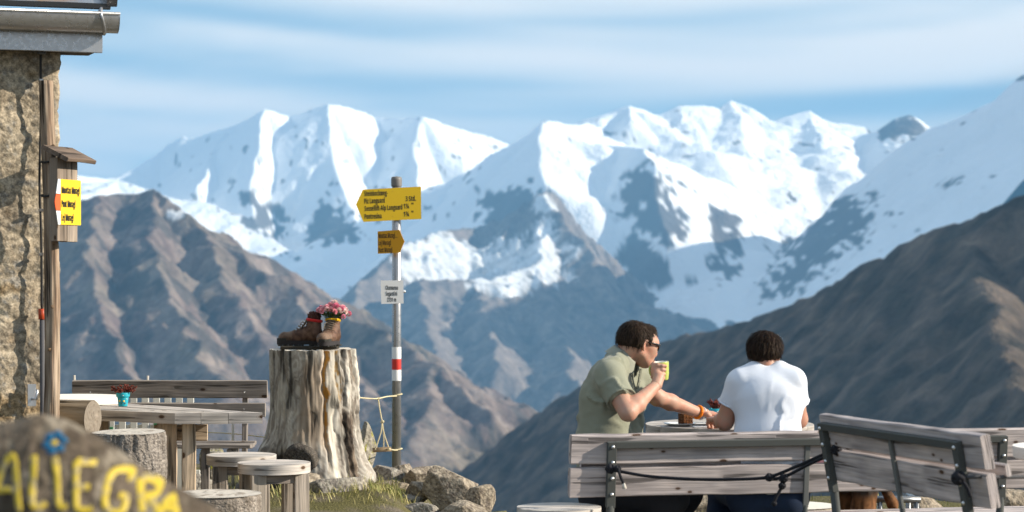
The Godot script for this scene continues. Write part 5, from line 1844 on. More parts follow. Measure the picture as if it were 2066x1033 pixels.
# a bench seen from its back: local x runs along it from `a` to `b`, local +z is the back side, the seat lies towards -z
func steel_bench(label: String, a: Vector3, b: Vector3, top: float, lean: float, legs: Array, props: Array, seed_: int) -> Node3D:
	var ga := a * Vector3(1, 0, 1)
	var length := ga.distance_to(b * Vector3(1, 0, 1))
	var t := thing("terrace_bench", label, "bench", ga, turn_of(a, b), "wooden benches with steel frames")
	var wood := Color(0.76, 0.695, 0.685)
	var iron := Color(0.075, 0.079, 0.075)
	var ph := 0.138
	var at := func(down: float, out: float) -> Vector3:
		# a point of the leaning back: `down` below its top edge, `out` behind its face
		return Vector3(0, top - down * cos(lean) - out * sin(lean), -down * sin(lean) + out * cos(lean))
	for i in 2:
		var c: Vector3 = at.call(ph * 0.5 + i * (ph + 0.018), 0.0)
		part(t, "back_plank", board(length - 0.006 * i, ph, 0.042, 0.007, wood.darkened(0.05 * i), 0.003, seed_ + i), M.weathered_wood, c + Vector3(length / 2 - 0.004 * i, 0, 0), Vector3(lean, 0, 0))
	var inner: Vector3 = at.call(ph + 0.03, -0.10)
	part(t, "inner_slat", board(length * 0.94, 0.05, 0.022, 0.006, wood.lightened(0.1), 0.002, seed_ + 5), M.weathered_wood, Vector3(length / 2, inner.y, inner.z), Vector3(lean, 0, 0))
	for i in 3:
		part(t, "seat_plank", board(length - 0.04, 0.04, 0.125, 0.007, wood, 0.002, seed_ + 7 + i), M.weathered_wood, Vector3(length / 2, 0.322, -0.18 - i * 0.14))
	var rail: Vector3 = at.call(0.045, 0.036)
	part(t, "frame_rail", board(legs[1] - legs[0] - 0.03, 0.032, 0.03, 0.003, iron, 0.0, 1), M.matt, Vector3((legs[0] + legs[1]) / 2, rail.y, rail.z), Vector3(lean, 0, 0))
	for x in legs:
		var up: Vector3 = at.call(0.03, 0.036)
		var low: Vector3 = at.call(0.34, 0.036)
		part(t, "frame_leg", board((up - low).length(), 0.042, 0.03, 0.003, iron, 0.0, 2), M.matt, Vector3(x, (up.y + low.y) / 2, (up.z + low.z) / 2), Vector3(lean, 0, 0) + Vector3(0, 0, PI / 2))
		part(t, "frame_foot", tube([Vector3(x, low.y + 0.01, low.z), Vector3(x, 0.0, low.z - (low.y) * tan(lean) * 0.6)], 0.02, 8, iron), M.matt)
		part(t, "seat_bearer", board(0.50, 0.035, 0.03, 0.003, iron, 0, 3), M.matt, Vector3(x, 0.284, low.z - 0.24), Vector3(0, PI / 2, 0))
		part(t, "front_foot", board(0.284, 0.035, 0.03, 0.003, iron, 0, 4), M.matt, Vector3(x, 0.142, low.z - 0.46), Vector3(0, 0, PI / 2))
		for dn in [0.052, 0.125, 0.20, 0.275]:
			var p: Vector3 = at.call(dn, 0.052)
			part(t, "bolt", lathe([Vector2(0.0001, 0.008), Vector2(0.005, 0.007), Vector2(0.0085, 0.003), Vector2(0.009, 0.0)], 12, Color(0.62, 0.62, 0.62)), M.steel, Vector3(x + 0.003, p.y, p.z), Vector3(PI / 2 + lean, 0, 0))
	for x in props:
		var up: Vector3 = at.call(0.062, 0.030)
		var low: Vector3 = at.call(0.36, 0.030)
		part(t, "prop", board((up - low).length(), 0.026, 0.014, 0.003, iron.lightened(0.06), 0.0, 2), M.matt, Vector3(x, (up.y + low.y) / 2, (up.z + low.z) / 2), Vector3(lean, 0, 0) + Vector3(0, 0, PI / 2))
		part(t, "prop_foot", tube([Vector3(x, low.y + 0.01, low.z), Vector3(x, 0.0, low.z - low.y * tan(lean) * 0.6)], 0.012, 8, iron), M.matt)
	return t

func knot(parent: Node, at: Vector3, r: float, col: Color, seed_: int):
	var ms := []
	for k in 3:
		var ring := []
		var ax := Vector3([1, 0.3, -0.5][k], [0.2, 1, 0.6][k], [0.3, -0.2, 1][k]).normalized()
		var u := ax.cross(Vector3(0.1, 0.2, 1)).normalized()
		var v := ax.cross(u)
		for i in 13:
			var a := TAU * i / 12.0
			ring.append(at + (u * cos(a) + v * sin(a)) * r * 0.62)
		ms.append(tube(ring, r * 0.42, 7, col, false))
	part(parent, "knot", join(ms), M.cord)

func make_right_furniture():
	# long bench under the two people
	var a := P(1150, 877, 10.75)
	var b := P(2180, 861, 11.27)
	var dir := (b - a) * Vector3(1, 0, 1)
	var len1 := dir.length()
	dir = dir.normalized()
	var along := func(px: float) -> float:
		# where on the bench the column px falls
		var k := (px - 1033.0) / F
		return (-a.x - k * a.z) / (dir.x + k * dir.z)
	steel_bench("long bench that the two people sit on, black cord tied to it", a, b, 0.776, deg_to_rad(6.0), [along.call(1231), along.call(2018)], [along.call(1626)], 60)
	# near bench at an angle
	var c := P(1660, 833, 10.25)
	var d := P(1988, 881, 8.95)
	var len2 := (c * Vector3(1, 0, 1)).distance_to(d * Vector3(1, 0, 1))
	steel_bench("short bench standing end on to the long bench, cord at both ends", c, d, 0.905, deg_to_rad(11.0), [0.05, len2 - 0.17], [len2 * 0.47], 70)

	# black cords
	var black := Color(0.022, 0.022, 0.024)
	var at := P(1230, 947, 10.66)
	var r1 := thing("black_cord", "sagging black cord knotted between the long and short bench", "cord", at)
	var L := func(px, py, dd) -> Vector3: return P(px, py, dd) - at
	part(r1, "strand", tube(smooth_path([L.call(1222, 946, 10.66), L.call(1250, 951, 10.62), L.call(1310, 961, 10.58), L.call(1400, 967, 10.52), L.call(1480, 967, 10.46), L.call(1548, 963, 10.42), L.call(1600, 944, 10.36), L.call(1650, 922, 10.3), L.call(1692, 904, 10.22)]), 0.0075, 8, black), M.cord)
	part(r1, "strand", tube(smooth_path([L.call(1548, 966, 10.42), L.call(1580, 963, 10.38), L.call(1630, 938, 10.3), L.call(1690, 910, 10.2)]), 0.0075, 8, black), M.cord)
	part(r1, "tail", tube(smooth_path([L.call(1582, 964, 10.36), L.call(1576, 985, 10.36), L.call(1566, 1003, 10.36), L.call(1560, 1019, 10.36)]), 0.0075, 8, black), M.cord)
	part(r1, "tail", tube(smooth_path([L.call(1248, 948, 10.6), L.call(1252, 962, 10.58), L.call(1258, 975, 10.58)]), 0.007, 8, black), M.cord)
	part(r1, "frayed_end", tube([L.call(1258, 974, 10.58), L.call(1260, 986, 10.58)], [0.006, 0.011], 8, Color(0.5, 0.47, 0.42)), M.cord)
	for q in [[1232, 946, 10.64, 0.024], [1246, 946, 10.62, 0.018], [1552, 963, 10.40, 0.02], [1581, 965, 10.36, 0.022], [1578, 980, 10.36, 0.018], [1687, 907, 10.16, 0.026], [1562, 1016, 10.36, 0.013]]:
		knot(r1, L.call(q[0], q[1], q[2]), q[3], black, 1)
	var at2 := P(1938, 965, 9.0)
	var r2 := thing("black_cord", "black cord leading off from the end of the short bench", "cord", at2)
	part(r2, "strand", tube(smooth_path([P(1930, 964, 9.03) - at2, P(1975, 962, 9.0) - at2, P(2066, 962, 9.1) - at2, P(2300, 955, 9.4) - at2]), 0.0075, 8, black.lightened(0.06)), M.cord)
	knot(r2, P(1934, 964, 8.98) - at2, 0.030, black, 2)
	part(r2, "tail", tube(smooth_path([P(1940, 968, 8.97) - at2, P(1952, 985, 8.95) - at2, P(1958, 1002, 8.95) - at2]), 0.0075, 8, black), M.cord)
	# post beyond the frame that the cord runs to
	solo("cord_post", join([tube([Vector3.ZERO, Vector3(0, 0.85, 0)], [0.045, 0.04], 14, Color(0.4, 0.34, 0.28)), lathe([Vector2(0.04, 0.85), Vector2(0.03, 0.87), Vector2(0.0005, 0.875)], 14, Color(0.45, 0.4, 0.34))]), M.weathered_wood, "wooden post that the black cord is tied to", "post", P(2305, 0, 9.4) * Vector3(1, 0, 1))

	# round table
	var tc := P(1472, 855, 11.9)
	var t := thing("round_table", "round wooden table with cake on it before the two people", "table", tc * Vector3(1, 0, 1))
	var r := 0.43
	var h := tc.y
	var tw := Color(0.80, 0.76, 0.70)
	for i in 4:
		# four boards cut to a round
		var y0 := -r + i * r / 2.0
		var y1 := y0 + r / 2.0 - 0.003
		var out := PackedVector2Array()
		for k in 9:
			var y := lerpf(y0, y1, k / 8.0)
			out.append(Vector2(sqrt(maxf(0.0001, r * r - y * y)), y))
		for k in 9:
			var y := lerpf(y1, y0, k / 8.0)
			out.append(Vector2(-sqrt(maxf(0.0001, r * r - y * y)), y))
		part(t, "top_board", slab(out, 0.042, tw.darkened(0.04 * (i % 2))), M.weathered_wood, Vector3(0, h - 0.021 - 0.0008 * (i % 2), 0), Vector3(-PI / 2, 0, 0))
	part(t, "batten", board(0.62, 0.05, 0.09, 0.004, tw, 0.001, 3), M.weathered_wood, Vector3(0, h - 0.07, 0), Vector3(0, PI / 2, 0))
	var l1 := P(1362, 0, 11.9) * Vector3(1, 0, 1) - t.position
	part(t, "metal_leg", tube([Vector3(l1.x, 0, 0), Vector3(l1.x, h - 0.043, 0)], 0.025, 14, Color(0.72, 0.72, 0.70)), M.paint)
	var l2 := P(1510, 0, 11.8) * Vector3(1, 0, 1) - t.position
	part(t, "wooden_leg", board(h - 0.046, 0.085, 0.08, 0.005, Color(0.62, 0.5, 0.37), 0.002, 5), M.weathered_wood, Vector3(l2.x, (h - 0.046) / 2, 0.05), Vector3(0, 0, PI / 2))
	part(t, "wooden_leg", board(h - 0.046, 0.085, 0.08, 0.005, Color(0.62, 0.5, 0.37), 0.002, 6), M.weathered_wood, Vector3(0.0, (h - 0.046) / 2, -0.28), Vector3(0, 0, PI / 2))

	# low seats
	stool("pale round stool in front of the free end of the long bench", P(1128, 0, 10.72) * Vector3(1, 0, 1), 0.2, 0.195, 0.445, 9)
	var s2 := thing("drum_stool", "low pale drum of wood between the long bench and the dog", "stool", P(1607, 0, 12.3) * Vector3(1, 0, 1))
	part(s2, "drum", bark_trunk(0.214, 0.29, 95, 0.002, Color(0.42, 0.36, 0.28), Color(0.66, 0.58, 0.46), 0.0), M.bark)
	part(s2, "sawn_top", disc_top(0.216, func(_p): return Color(0.72, 0.68, 0.60), 0.002), M.matt, Vector3(0, 0.29, 0))
	# a round table top that just shows beside the short bench
	var rt := thing("side_table", "pale round table top reaching past the end of the short bench", "table", P(2188, 0, 10.2) * Vector3(1, 0, 1))
	part(rt, "top", join([disc_top(0.31, func(_p): return Color(0.76, 0.72, 0.66), 0.001, 6, 48), lathe([Vector2(0.30, -0.055), Vector2(0.308, -0.05), Vector2(0.31, -0.008), Vector2(0.31, 0.0)], 48, Color(0.70, 0.65, 0.6))]), M.matt, Vector3(0, 0.765, 0))
	part(rt, "column", tube([Vector3(0, 0.03, 0), Vector3(0, 0.72, 0)], [0.06, 0.05], 14, Color(0.5, 0.43, 0.35)), M.weathered_wood)
	part(rt, "foot", lathe([Vector2(0.2, 0.0), Vector2(0.2, 0.03), Vector2(0.06, 0.05)], 20, Color(0.45, 0.4, 0.33)), M.weathered_wood)
	# wooden trestle post seen under the free end of the long bench
	solo("short_post", board(0.300, 0.095, 0.095, 0.006, Color(0.6, 0.5, 0.38), 0.002, 8), M.weathered_wood, "short square wooden post under the free end of the long bench", "post", P(1196, 0, 11.15) * Vector3(1, 0, 1) + Vector3(0, 0.150, 0), Vector3(0, 0, PI / 2))
	# tubular metal frame beside the dog
	var mf := thing("metal_frame", "grey tubular metal frame standing beside the dog", "frame", P(1810, 0, 12.0) * Vector3(1, 0, 1))
	var gm := Color(0.2, 0.205, 0.21)
	for x in [-0.09, 0.10]:
		part(mf, "leg", tube([Vector3(x, 0, 0), Vector3(x, 0.345, 0)], 0.014, 10, gm), M.zinc)
		part(mf, "leg", tube([Vector3(x, 0, -0.25), Vector3(x, 0.345, -0.25)], 0.014, 10, gm), M.zinc)
	part(mf, "cross_tube", tube([Vector3(-0.14, 0.35, 0), Vector3(-0.04, 0.352, 0), Vector3(0.12, 0.35, -0.0)], 0.018, 10, gm), M.zinc)
	part(mf, "cross_tube", tube([Vector3(-0.09, 0.35, 0), Vector3(-0.09, 0.35, -0.25)], 0.014, 10, gm), M.zinc)
	part(mf, "cross_tube", tube([Vector3(0.10, 0.35, 0), Vector3(0.10, 0.35, -0.25)], 0.014, 10, gm), M.zinc)
	# rocks along the far rim
	var tones := [Color(0.34, 0.275, 0.20), Color(0.56, 0.47, 0.36), Color(0.24, 0.20, 0.165)]
	var list := [["tan rock at the rim seen under the table", 1402, 1030, 90, 70, 14.6], ["low rock at the rim below the man", 1300, 1045, 110, 60, 14.4], ["broad rock at the rim under the end of the long bench", 2030, 1025, 130, 90, 14.2], ["small rock at the rim beside the metal frame", 1870, 1035, 80, 60, 14.6], ["rock at the rim behind the short post", 1215, 1050, 60, 60, 14.0], ["flat rock at the rim behind the woman", 1530, 1040, 110, 56, 14.8]]
	for i in list.size():
		var q: Array = list[i]
		var k: float = F / q[5]
		solo("rock", stone_mesh(Vector3(q[3] / k * 0.62, q[4] / k * 0.7, q[3] / k * 0.5), 500 + i * 3, tones, 18, 12, 0.04), M.stone, q[0], "rock", P(q[1], q[2], q[5]), Vector3.ZERO, "rocks at the terrace edge")

# ---------------------------------------------------------------- the two people and the dog
const SKIN := Color(0.44, 0.26, 0.185)

# a head in its own axes: x forward, y up, z to its right; origin in the middle of the skull
func head_bones(l: PackedFloat32Array, X: Transform3D, k := 1.0) -> PackedFloat32Array:
	var add := func(list: PackedFloat32Array, a: Array, ra: float, b: Array, rb: float) -> PackedFloat32Array:
		return bone(list, X * (Vector3(a[0], a[1], a[2]) * k), ra * k * X.basis.x.length(), X * (Vector3(b[0], b[1], b[2]) * k), rb * k * X.basis.x.length())
	l = add.call(l, [-0.030, 0.012, 0], 0.084, [0.030, 0.012, 0], 0.078)
	l = add.call(l, [0.045, -0.015, 0.012], 0.058, [0.052, -0.075, 0.008], 0.044)
	l = add.call(l, [0.045, -0.015, -0.012], 0.058, [0.052, -0.075, -0.008], 0.044)
	l = add.call(l, [0.072, -0.098, 0.008], 0.024, [0.072, -0.098, -0.008], 0.024)
	l = add.call(l, [0.082, 0.018, 0.028], 0.020, [0.082, 0.018, -0.028], 0.020)
	l = add.call(l, [0.102, 0.000, 0], 0.008, [0.116, -0.038, 0], 0.0125)
	l = add.call(l, [0.106, -0.042, 0.012], 0.008, [0.106, -0.042, -0.012], 0.008)
	l = add.call(l, [0.094, -0.070, 0.014], 0.009, [0.094, -0.070, -0.014], 0.009)
	l = add.call(l, [0.078, -0.028, 0.040], 0.020, [0.070, -0.045, 0.040], 0.018)
	l = add.call(l, [0.078, -0.028, -0.040], 0.020, [0.070, -0.045, -0.040], 0.018)
	l = add.call(l, [0.000, -0.055, 0.052], 0.020, [0.055, -0.085, 0.030], 0.018)
	l = add.call(l, [0.000, -0.055, -0.052], 0.020, [0.055, -0.085, -0.030], 0.018)
	return l

func ear_bones(l: PackedFloat32Array, X: Transform3D, k := 1.0) -> PackedFloat32Array:
	var w := X.basis.x.length()
	for s in [1, -1]:
		var pts := [[-0.006, -0.040], [-0.014, -0.024], [-0.018, -0.004], [-0.012, 0.014], [0.002, 0.014], [0.006, 0.0]]
		for i in pts.size() - 1:
			var lift: float = 0.084 if i in [1, 2, 3] else 0.078
			l = bone(l, X * (Vector3(pts[i][0], pts[i][1], s * (lift + 0.006)) * k), 0.0055 * k * w, X * (Vector3(pts[i + 1][0], pts[i + 1][1], s * (lift + 0.006)) * k), 0.0055 * k * w)
		l = bone(l, X * (Vector3(-0.006, -0.030, s * 0.078) * k), 0.008 * k * w, X * (Vector3(-0.008, 0.008, s * 0.078) * k), 0.009 * k * w)
	return l

func hair_mesh(X: Transform3D, grow: float, nape: float, ear: float, brow: float, dark: Color, light: Color, seed_: int, rough: float) -> ArrayMesh:
	var l := PackedFloat32Array()
	var w := X.basis.x.length()
	l = bone(l, X * Vector3(-0.034, 0.020, 0.010), (0.085 + grow) * w, X * Vector3(0.032, 0.026, 0.008), (0.076 + grow) * w)
	l = bone(l, X * Vector3(-0.034, 0.020, -0.010), (0.085 + grow) * w, X * Vector3(0.032, 0.026, -0.008), (0.076 + grow) * w)
	l = bone(l, X * Vector3(-0.052, -0.02, 0.0), (0.064 + grow) * w, X * Vector3(-0.050, nape + 0.02, 0.0), (0.050 + grow) * w)
	l = bone(l, X * Vector3(0.0, 0.0, 0.020), (0.068 + grow) * w, X * Vector3(0.012, ear, 0.030), (0.055 + grow) * w)
	l = bone(l, X * Vector3(0.0, 0.0, -0.020), (0.068 + grow) * w, X * Vector3(0.012, ear, -0.030), (0.055 + grow) * w)
	var inv := X.affine_inverse()
	var n := noise(seed_, 1.0, 3)
	var lock := noise(seed_ + 1, 1.0, 2)
	return flesh(l, 0.03, 0.0058, func(p: Vector3, _g) -> Color:
		var q := inv * p
		var v := n.get_noise_3d(q.x * 110.0, q.y * 26.0, q.z * 110.0) + 0.6 * lock.get_noise_3d(q.x * 40.0, q.y * 14.0, q.z * 40.0)
		return dark.lerp(light, clampf(0.4 + 1.1 * v, 0, 1)), func(x: float, y: float, z: float, d: float) -> float:
		var q := inv * Vector3(x, y, z)
		var line := nape
		if q.x > -0.035:
			line = lerpf(nape, ear, smoothstep(-0.035, -0.012, q.x))
		if q.x > 0.022:
			line = lerpf(ear, brow, smoothstep(0.022, 0.05, q.x))
		line += 0.006 * lock.get_noise_3d(q.x * 90.0, 0.0, q.z * 90.0)
		d += rough * (n.get_noise_3d(q.x * 75.0, q.y * 18.0, q.z * 75.0) + 0.9 * lock.get_noise_3d(q.x * 32.0, q.y * 11.0, q.z * 32.0))
		d += 0.011 * smoothstep(0.04, 0.0, q.y - line)
		return maxf(d, (line - q.y) * 0.8), 0.02)

# a hand: wrist, palm direction, back-of-hand direction; curl 0 flat .. 1 closed; returns bones
func hand_bones(l: PackedFloat32Array, wrist: Vector3, fwd: Vector3, back: Vector3, thumb_side: float, curl: float) -> PackedFloat32Array:
	fwd = fwd.normalized()
	back = (back - fwd * back.dot(fwd)).normalized()
	var side := fwd.cross(back) * thumb_side
	var palm := wrist + fwd * 0.085
	for i in 4:
		var o := (1.5 - i) * 0.0195
		var root := wrist + fwd * (0.088 - 0.004 * absf(i - 1.2)) + side * o
		l = bone(l, wrist + fwd * 0.012 + side * o * 0.6, 0.0135, root, 0.0105)
		var lens := [[0.042, 0.026, 0.02], [0.047, 0.03, 0.021], [0.044, 0.028, 0.02], [0.034, 0.021, 0.018]]
		var d := fwd
		var p := root
		var r := 0.0092
		for k in 3:
			var ang: float = curl * [0.75, 1.15, 0.8][k] + 0.12
			d = (d * cos(ang) - back * sin(ang)).normalized()
			back = (back - d * back.dot(d)).normalized()
			var q: Vector3 = p + d * lens[i][k]
			l = bone(l, p, r, q, r * 0.9)
			p = q
			r *= 0.9
		back = (back - fwd * back.dot(fwd)).normalized()
		d = fwd
		back = side.cross(fwd) * thumb_side
	var t0 := wrist + fwd * 0.028 + side * 0.030
	var t1 := t0 + (fwd * 0.55 + side * 0.65 - back * 0.5).normalized() * 0.04
	var t2 := t1 + (fwd * 0.8 + side * 0.15 - back * 0.6).normalized() * 0.033
	l = bone(l, wrist + fwd * 0.01 + side * 0.015, 0.014, t0, 0.014)
	l = bone(l, t0, 0.0125, t1, 0.0105)
	l = bone(l, t1, 0.0105, t2, 0.009)
	return l

func skin_tone(n: FastNoiseLite, base: Color) -> Callable:
	return func(p: Vector3, _g) -> Color:
		return base.lerp(Color(base.r * 1.12, base.g * 0.86, base.b * 0.82), clampf(0.4 + 0.9 * n.get_noise_3dv(p), 0, 1))

# loose strands laid over the cap of hair so that its outline breaks up
func strands(cap: ArrayMesh, X: Transform3D, count: int, long: float, dark: Color, light: Color, seed_: int) -> ArrayMesh:
	var arr := cap.surface_get_arrays(0)
	var verts: PackedVector3Array = arr[Mesh.ARRAY_VERTEX]
	var norms: PackedVector3Array = arr[Mesh.ARRAY_NORMAL]
	var g := RandomNumberGenerator.new()
	g.seed = seed_
	var crown := X * Vector3(-0.05, 0.10, 0.01)
	var st := begin()
	for i in count:
		var k := g.randi() % verts.size()
		var p := verts[k]
		var n := norms[k]
		if n.dot(X.basis.y) < -0.5 * X.basis.y.length():
			continue
		var flow := p - crown + Vector3(0, -0.05, 0) + Vector3(g.randfn(), g.randfn(), g.randfn()) * 0.006
		flow = (flow - n * flow.dot(n)).normalized()
		var l := long * g.randf_range(0.5, 1.3)
		var a := p - n * 0.002
		var b := p + flow * l * 0.5 + n * l * g.randf_range(0.05, 0.13)
		var c := p + flow * l + n * l * g.randf_range(-0.12, 0.12) + Vector3(g.randfn(), g.randfn(), g.randfn()) * l * 0.03
		var s := flow.cross(n).normalized() * g.randf_range(0.0007, 0.0015)
		var col := dark.lerp(light, g.randf() ** 1.5)
		for v in [a - s, b - s, a + s, a + s, b - s, b + s, b - s, c, b + s]:
			st.set_color(col)
			st.add_vertex(v)
	st.generate_normals()
	st.index()
	return st.commit()

func make_people():
	make_man()
	make_woman()
	make_dog()

func make_man():
	var D := 11.25
	var o := P(1232, 0, D) * Vector3(1, 0, 1)
	var t := thing("person", "person in sage green polo shirt and sunglasses drinking from a green mug", "person", o)
	var m := func(px: float, py: float, d: float) -> Vector3: return P(px, py, d) - o
	var lat := Vector3(-0.34, 0, 0.94)
	var ahead := Vector3(0.94, 0, 0.34)
	var n := noise(401, 18.0, 2)
	var tone := skin_tone(n, SKIN)
	# joints
	var sh_n: Vector3 = m.call(1229, 760, D - 0.20)
	var el_n: Vector3 = m.call(1267, 832, D - 0.36)
	var wr_n: Vector3 = m.call(1324, 777, D - 0.19)
	var sh_f: Vector3 = m.call(1282, 760, D + 0.18)
	var el_f: Vector3 = m.call(1326, 802, D + 0.24)
	var wr_f: Vector3 = m.call(1412, 833, D + 0.40)
	var neck: Vector3 = m.call(1252, 733, D)
	var f := Vector3(0.86, -0.24, -0.45).normalized()
	var rr := f.cross(Vector3(0.05, 1, 0)).normalized()
	var X := Transform3D(Basis(f, rr.cross(f), rr).scaled_local(Vector3.ONE * 0.90), m.call(1288, 691, D))
	# body, one skin from head to feet
	var hip: Vector3 = m.call(1229, 1000, D)
	hip.y = 0.455
	var l := PackedFloat32Array()
	for s in [-1.0, 1.0]:
		l = bone(l, hip + lat * 0.09 * s, 0.11, m.call(1230, 885, D) + lat * 0.085 * s, 0.10)
		l = bone(l, m.call(1230, 885, D) + lat * 0.085 * s, 0.10, m.call(1234, 805, D) + lat * 0.07 * s, 0.09)
		var knee: Vector3 = hip + ahead * 0.36 + lat * 0.12 * s + Vector3(0, 0.0, 0)
		l = bone(l, hip + lat * 0.09 * s, 0.085, knee, 0.056)
		var ankle: Vector3 = knee - ahead * 0.16 + lat * 0.02 * s
		ankle.y = 0.09
		l = bone(l, knee, 0.055, ankle, 0.036)
		l = bone(l, ankle - Vector3(0, 0.035, 0), 0.036, ankle + ahead * 0.15 - Vector3(0, 0.05, 0), 0.032)
	l = bone(l, m.call(1234, 800, D), 0.08, neck, 0.055)
	l = bone(l, sh_n, 0.045, sh_f, 0.045)
	l = bone(l, sh_n, 0.054, el_n, 0.046)
	l = bone(l, sh_f, 0.054, el_f, 0.044)
	var body := flesh(l, 0.04, 0.018, tone)
	var arm := PackedFloat32Array()
	arm = bone(arm, el_n.lerp(sh_n, 0.7), 0.047, el_n, 0.041)
	arm = bone(arm, el_n, 0.040, el_n.lerp(wr_n, 0.3), 0.041)
	arm = bone(arm, el_n.lerp(wr_n, 0.3), 0.041, wr_n, 0.026)
	arm = bone(arm, el_f.lerp(sh_f, 0.7), 0.047, el_f, 0.041)
	arm = bone(arm, el_f, 0.040, el_f.lerp(wr_f, 0.3), 0.040)
	arm = bone(arm, el_f.lerp(wr_f, 0.3), 0.040, wr_f, 0.025)
	var arms := flesh(arm, 0.02, 0.009, tone)
	var head := PackedFloat32Array()
	head = head_bones(head, X)
	head = bone(head, X * Vector3(-0.035, -0.045, 0), 0.056, neck + Vector3(0, 0.01, 0), 0.060)
	var face := flesh(head, 0.022, 0.0068, tone)
	var ears := flesh(ear_bones(PackedFloat32Array(), X), 0.006, 0.0045, tone)
	# the mug and the hand that holds it
	var mug_at: Vector3 = m.call(1336.5, 767, D - 0.095)
	var hn := PackedFloat32Array()
	var grip := mug_at + Vector3(0.0, 0.042, 0.0)
	var pal: Vector3 = m.call(1329, 762, D - 0.16)
	hn = bone(hn, wr_n, 0.028, pal, 0.027)
	hn = bone(hn, pal, 0.026, grip + Vector3(-0.036, 0.005, 0.034), 0.020)
	for i in 4:
		var y := 0.030 - i * 0.0195
		var c := grip + Vector3(0, y, 0)
		var k0 := c + Vector3(-0.046, 0.004, 0.030)
		var k1 := c + Vector3(-0.026, 0.002, 0.048)
		var k2 := c + Vector3(-0.004, -0.001, 0.050)
		var k3 := c + Vector3(0.013 - 0.003 * i, -0.003, 0.046)
		hn = bone(hn, pal, 0.016, k0, 0.0115)
		hn = bone(hn, k0, 0.0115, k1, 0.0102)
		hn = bone(hn, k1, 0.0100, k2, 0.0092)
		hn = bone(hn, k2, 0.0092, k3, 0.0078)
	hn = bone(hn, pal, 0.017, grip + Vector3(-0.050, 0.025, -0.004), 0.0115)
	hn = bone(hn, grip + Vector3(-0.050, 0.025, -0.004), 0.0112, grip + Vector3(-0.036, 0.042, -0.032), 0.0088)
	var hand1 := flesh(hn, 0.006, 0.0045, tone)
	var hf := hand_bones(PackedFloat32Array(), wr_f, Vector3(0.92, -0.10, -0.28), Vector3(0.1, 1, 0.1), 1.0, 0.32)
	hf = bone(hf, wr_f - (wr_f - el_f).normalized() * 0.02, 0.026, wr_f + Vector3(0.03, 0, -0.01), 0.020)
	var hand2 := flesh(hf, 0.006, 0.0045, tone)
	part(t, "body", join([body, arms, face, ears, hand1, hand2]), M.skin)
	# polo shirt
	var sage := Color(0.225, 0.23, 0.17)
	var sh := PackedFloat32Array()
	for s in [-1.0, 1.0]:
		sh = bone(sh, m.call(1229, 985, D) + lat * 0.095 * s, 0.130, m.call(1229, 890, D) + lat * 0.095 * s, 0.128, Vector3(0, -1, 0), m.call(1229, 980, D))
		sh = bone(sh, m.call(1229, 890, D) + lat * 0.095 * s, 0.128, m.call(1236, 800, D) + lat * 0.10 * s, 0.125)
		sh = bone(sh, m.call(1236, 800, D) + lat * 0.10 * s, 0.125, m.call(1241, 762, D) + lat * 0.11 * s, 0.098)
	sh = bone(sh, m.call(1236, 775, D), 0.11, m.call(1247, 729, D), 0.070, Vector3(0.35, 0.93, 0).normalized(), m.call(1252, 719, D))
	sh = bone(sh, sh_n, 0.070, m.call(1244, 738, D - 0.06), 0.062)
	sh = bone(sh, sh_f, 0.068, m.call(1258, 738, D + 0.06), 0.060)
	var dn := (el_n - sh_n).normalized()
	sh = bone(sh, sh_n, 0.072, sh_n.lerp(el_n, 0.85), 0.068, dn, sh_n.lerp(el_n, 0.66))
	var df := (el_f - sh_f).normalized()
	sh = bone(sh, sh_f, 0.070, sh_f.lerp(el_f, 0.85), 0.066, df, sh_f.lerp(el_f, 0.66))
	var fold := noise(411, 1.0, 2)
	part(t, "polo_shirt", flesh(sh, 0.035, 0.0095, func(p: Vector3, _g) -> Color: return sage, func(x: float, y: float, z: float, d: float) -> float:
		var w := y * 13.0 + x * 9.0 + 2.2 * fold.get_noise_3d(x * 5.0, y * 5.0, z * 5.0)
		var crease := pow(0.5 + 0.5 * sin(w * 2.6), 4.0)
		var where := smoothstep(-0.1, 0.35, fold.get_noise_3d(x * 4.0 + 9.0, y * 4.0, z * 4.0))
		return d - 0.014 * crease * where - 0.004 * fold.get_noise_3d(x * 9.0, y * 14.0, z * 9.0), 0.012), M.cloth)
	# sleeve hems, collar, placket
	for q in [[sh_n.lerp(el_n, 0.645), dn, 0.0705], [sh_f.lerp(el_f, 0.645), df, 0.0685]]:
		var u: Vector3 = (q[1] as Vector3).cross(Vector3(0.3, 0.1, 1)).normalized()
		var v: Vector3 = (q[1] as Vector3).cross(u)
		var ring := []
		for i in 29:
			var a := TAU * i / 28.0
			ring.append(q[0] + (u * cos(a) + v * sin(a)) * q[2])
		part(t, "sleeve_hem", tube(ring, 0.0045, 6, sage.darkened(0.05), false), M.cloth)
	var cn := Vector3(0.50, 0.86, 0.0).normalized()
	var c1 := (ahead - cn * ahead.dot(cn)).normalized()
	var c2 := cn.cross(c1)
	var cc: Vector3 = m.call(1254, 726, D)
	part(t, "collar", grid_mesh(41, 11, func(u: float, v: float) -> Vector3:
		var a := 0.30 + u * (TAU - 0.60)
		var d := c1 * cos(a) + c2 * sin(a)
		var front := smoothstep(0.2, 1.0, cos(a))
		var r := lerpf(0.062, 0.067, v * 2.0) if v < 0.5 else lerpf(0.067, 0.092, v * 2.0 - 1.0)
		var hh := lerpf(-0.01, 0.046 - 0.02 * front, v * 2.0) if v < 0.5 else lerpf(0.046 - 0.02 * front, -0.006 - 0.028 * front, v * 2.0 - 1.0)
		return cc + d * (r + 0.012 * front) + cn * hh, func(_u, _v, _p): return sage.lightened(0.06)), M.cloth)
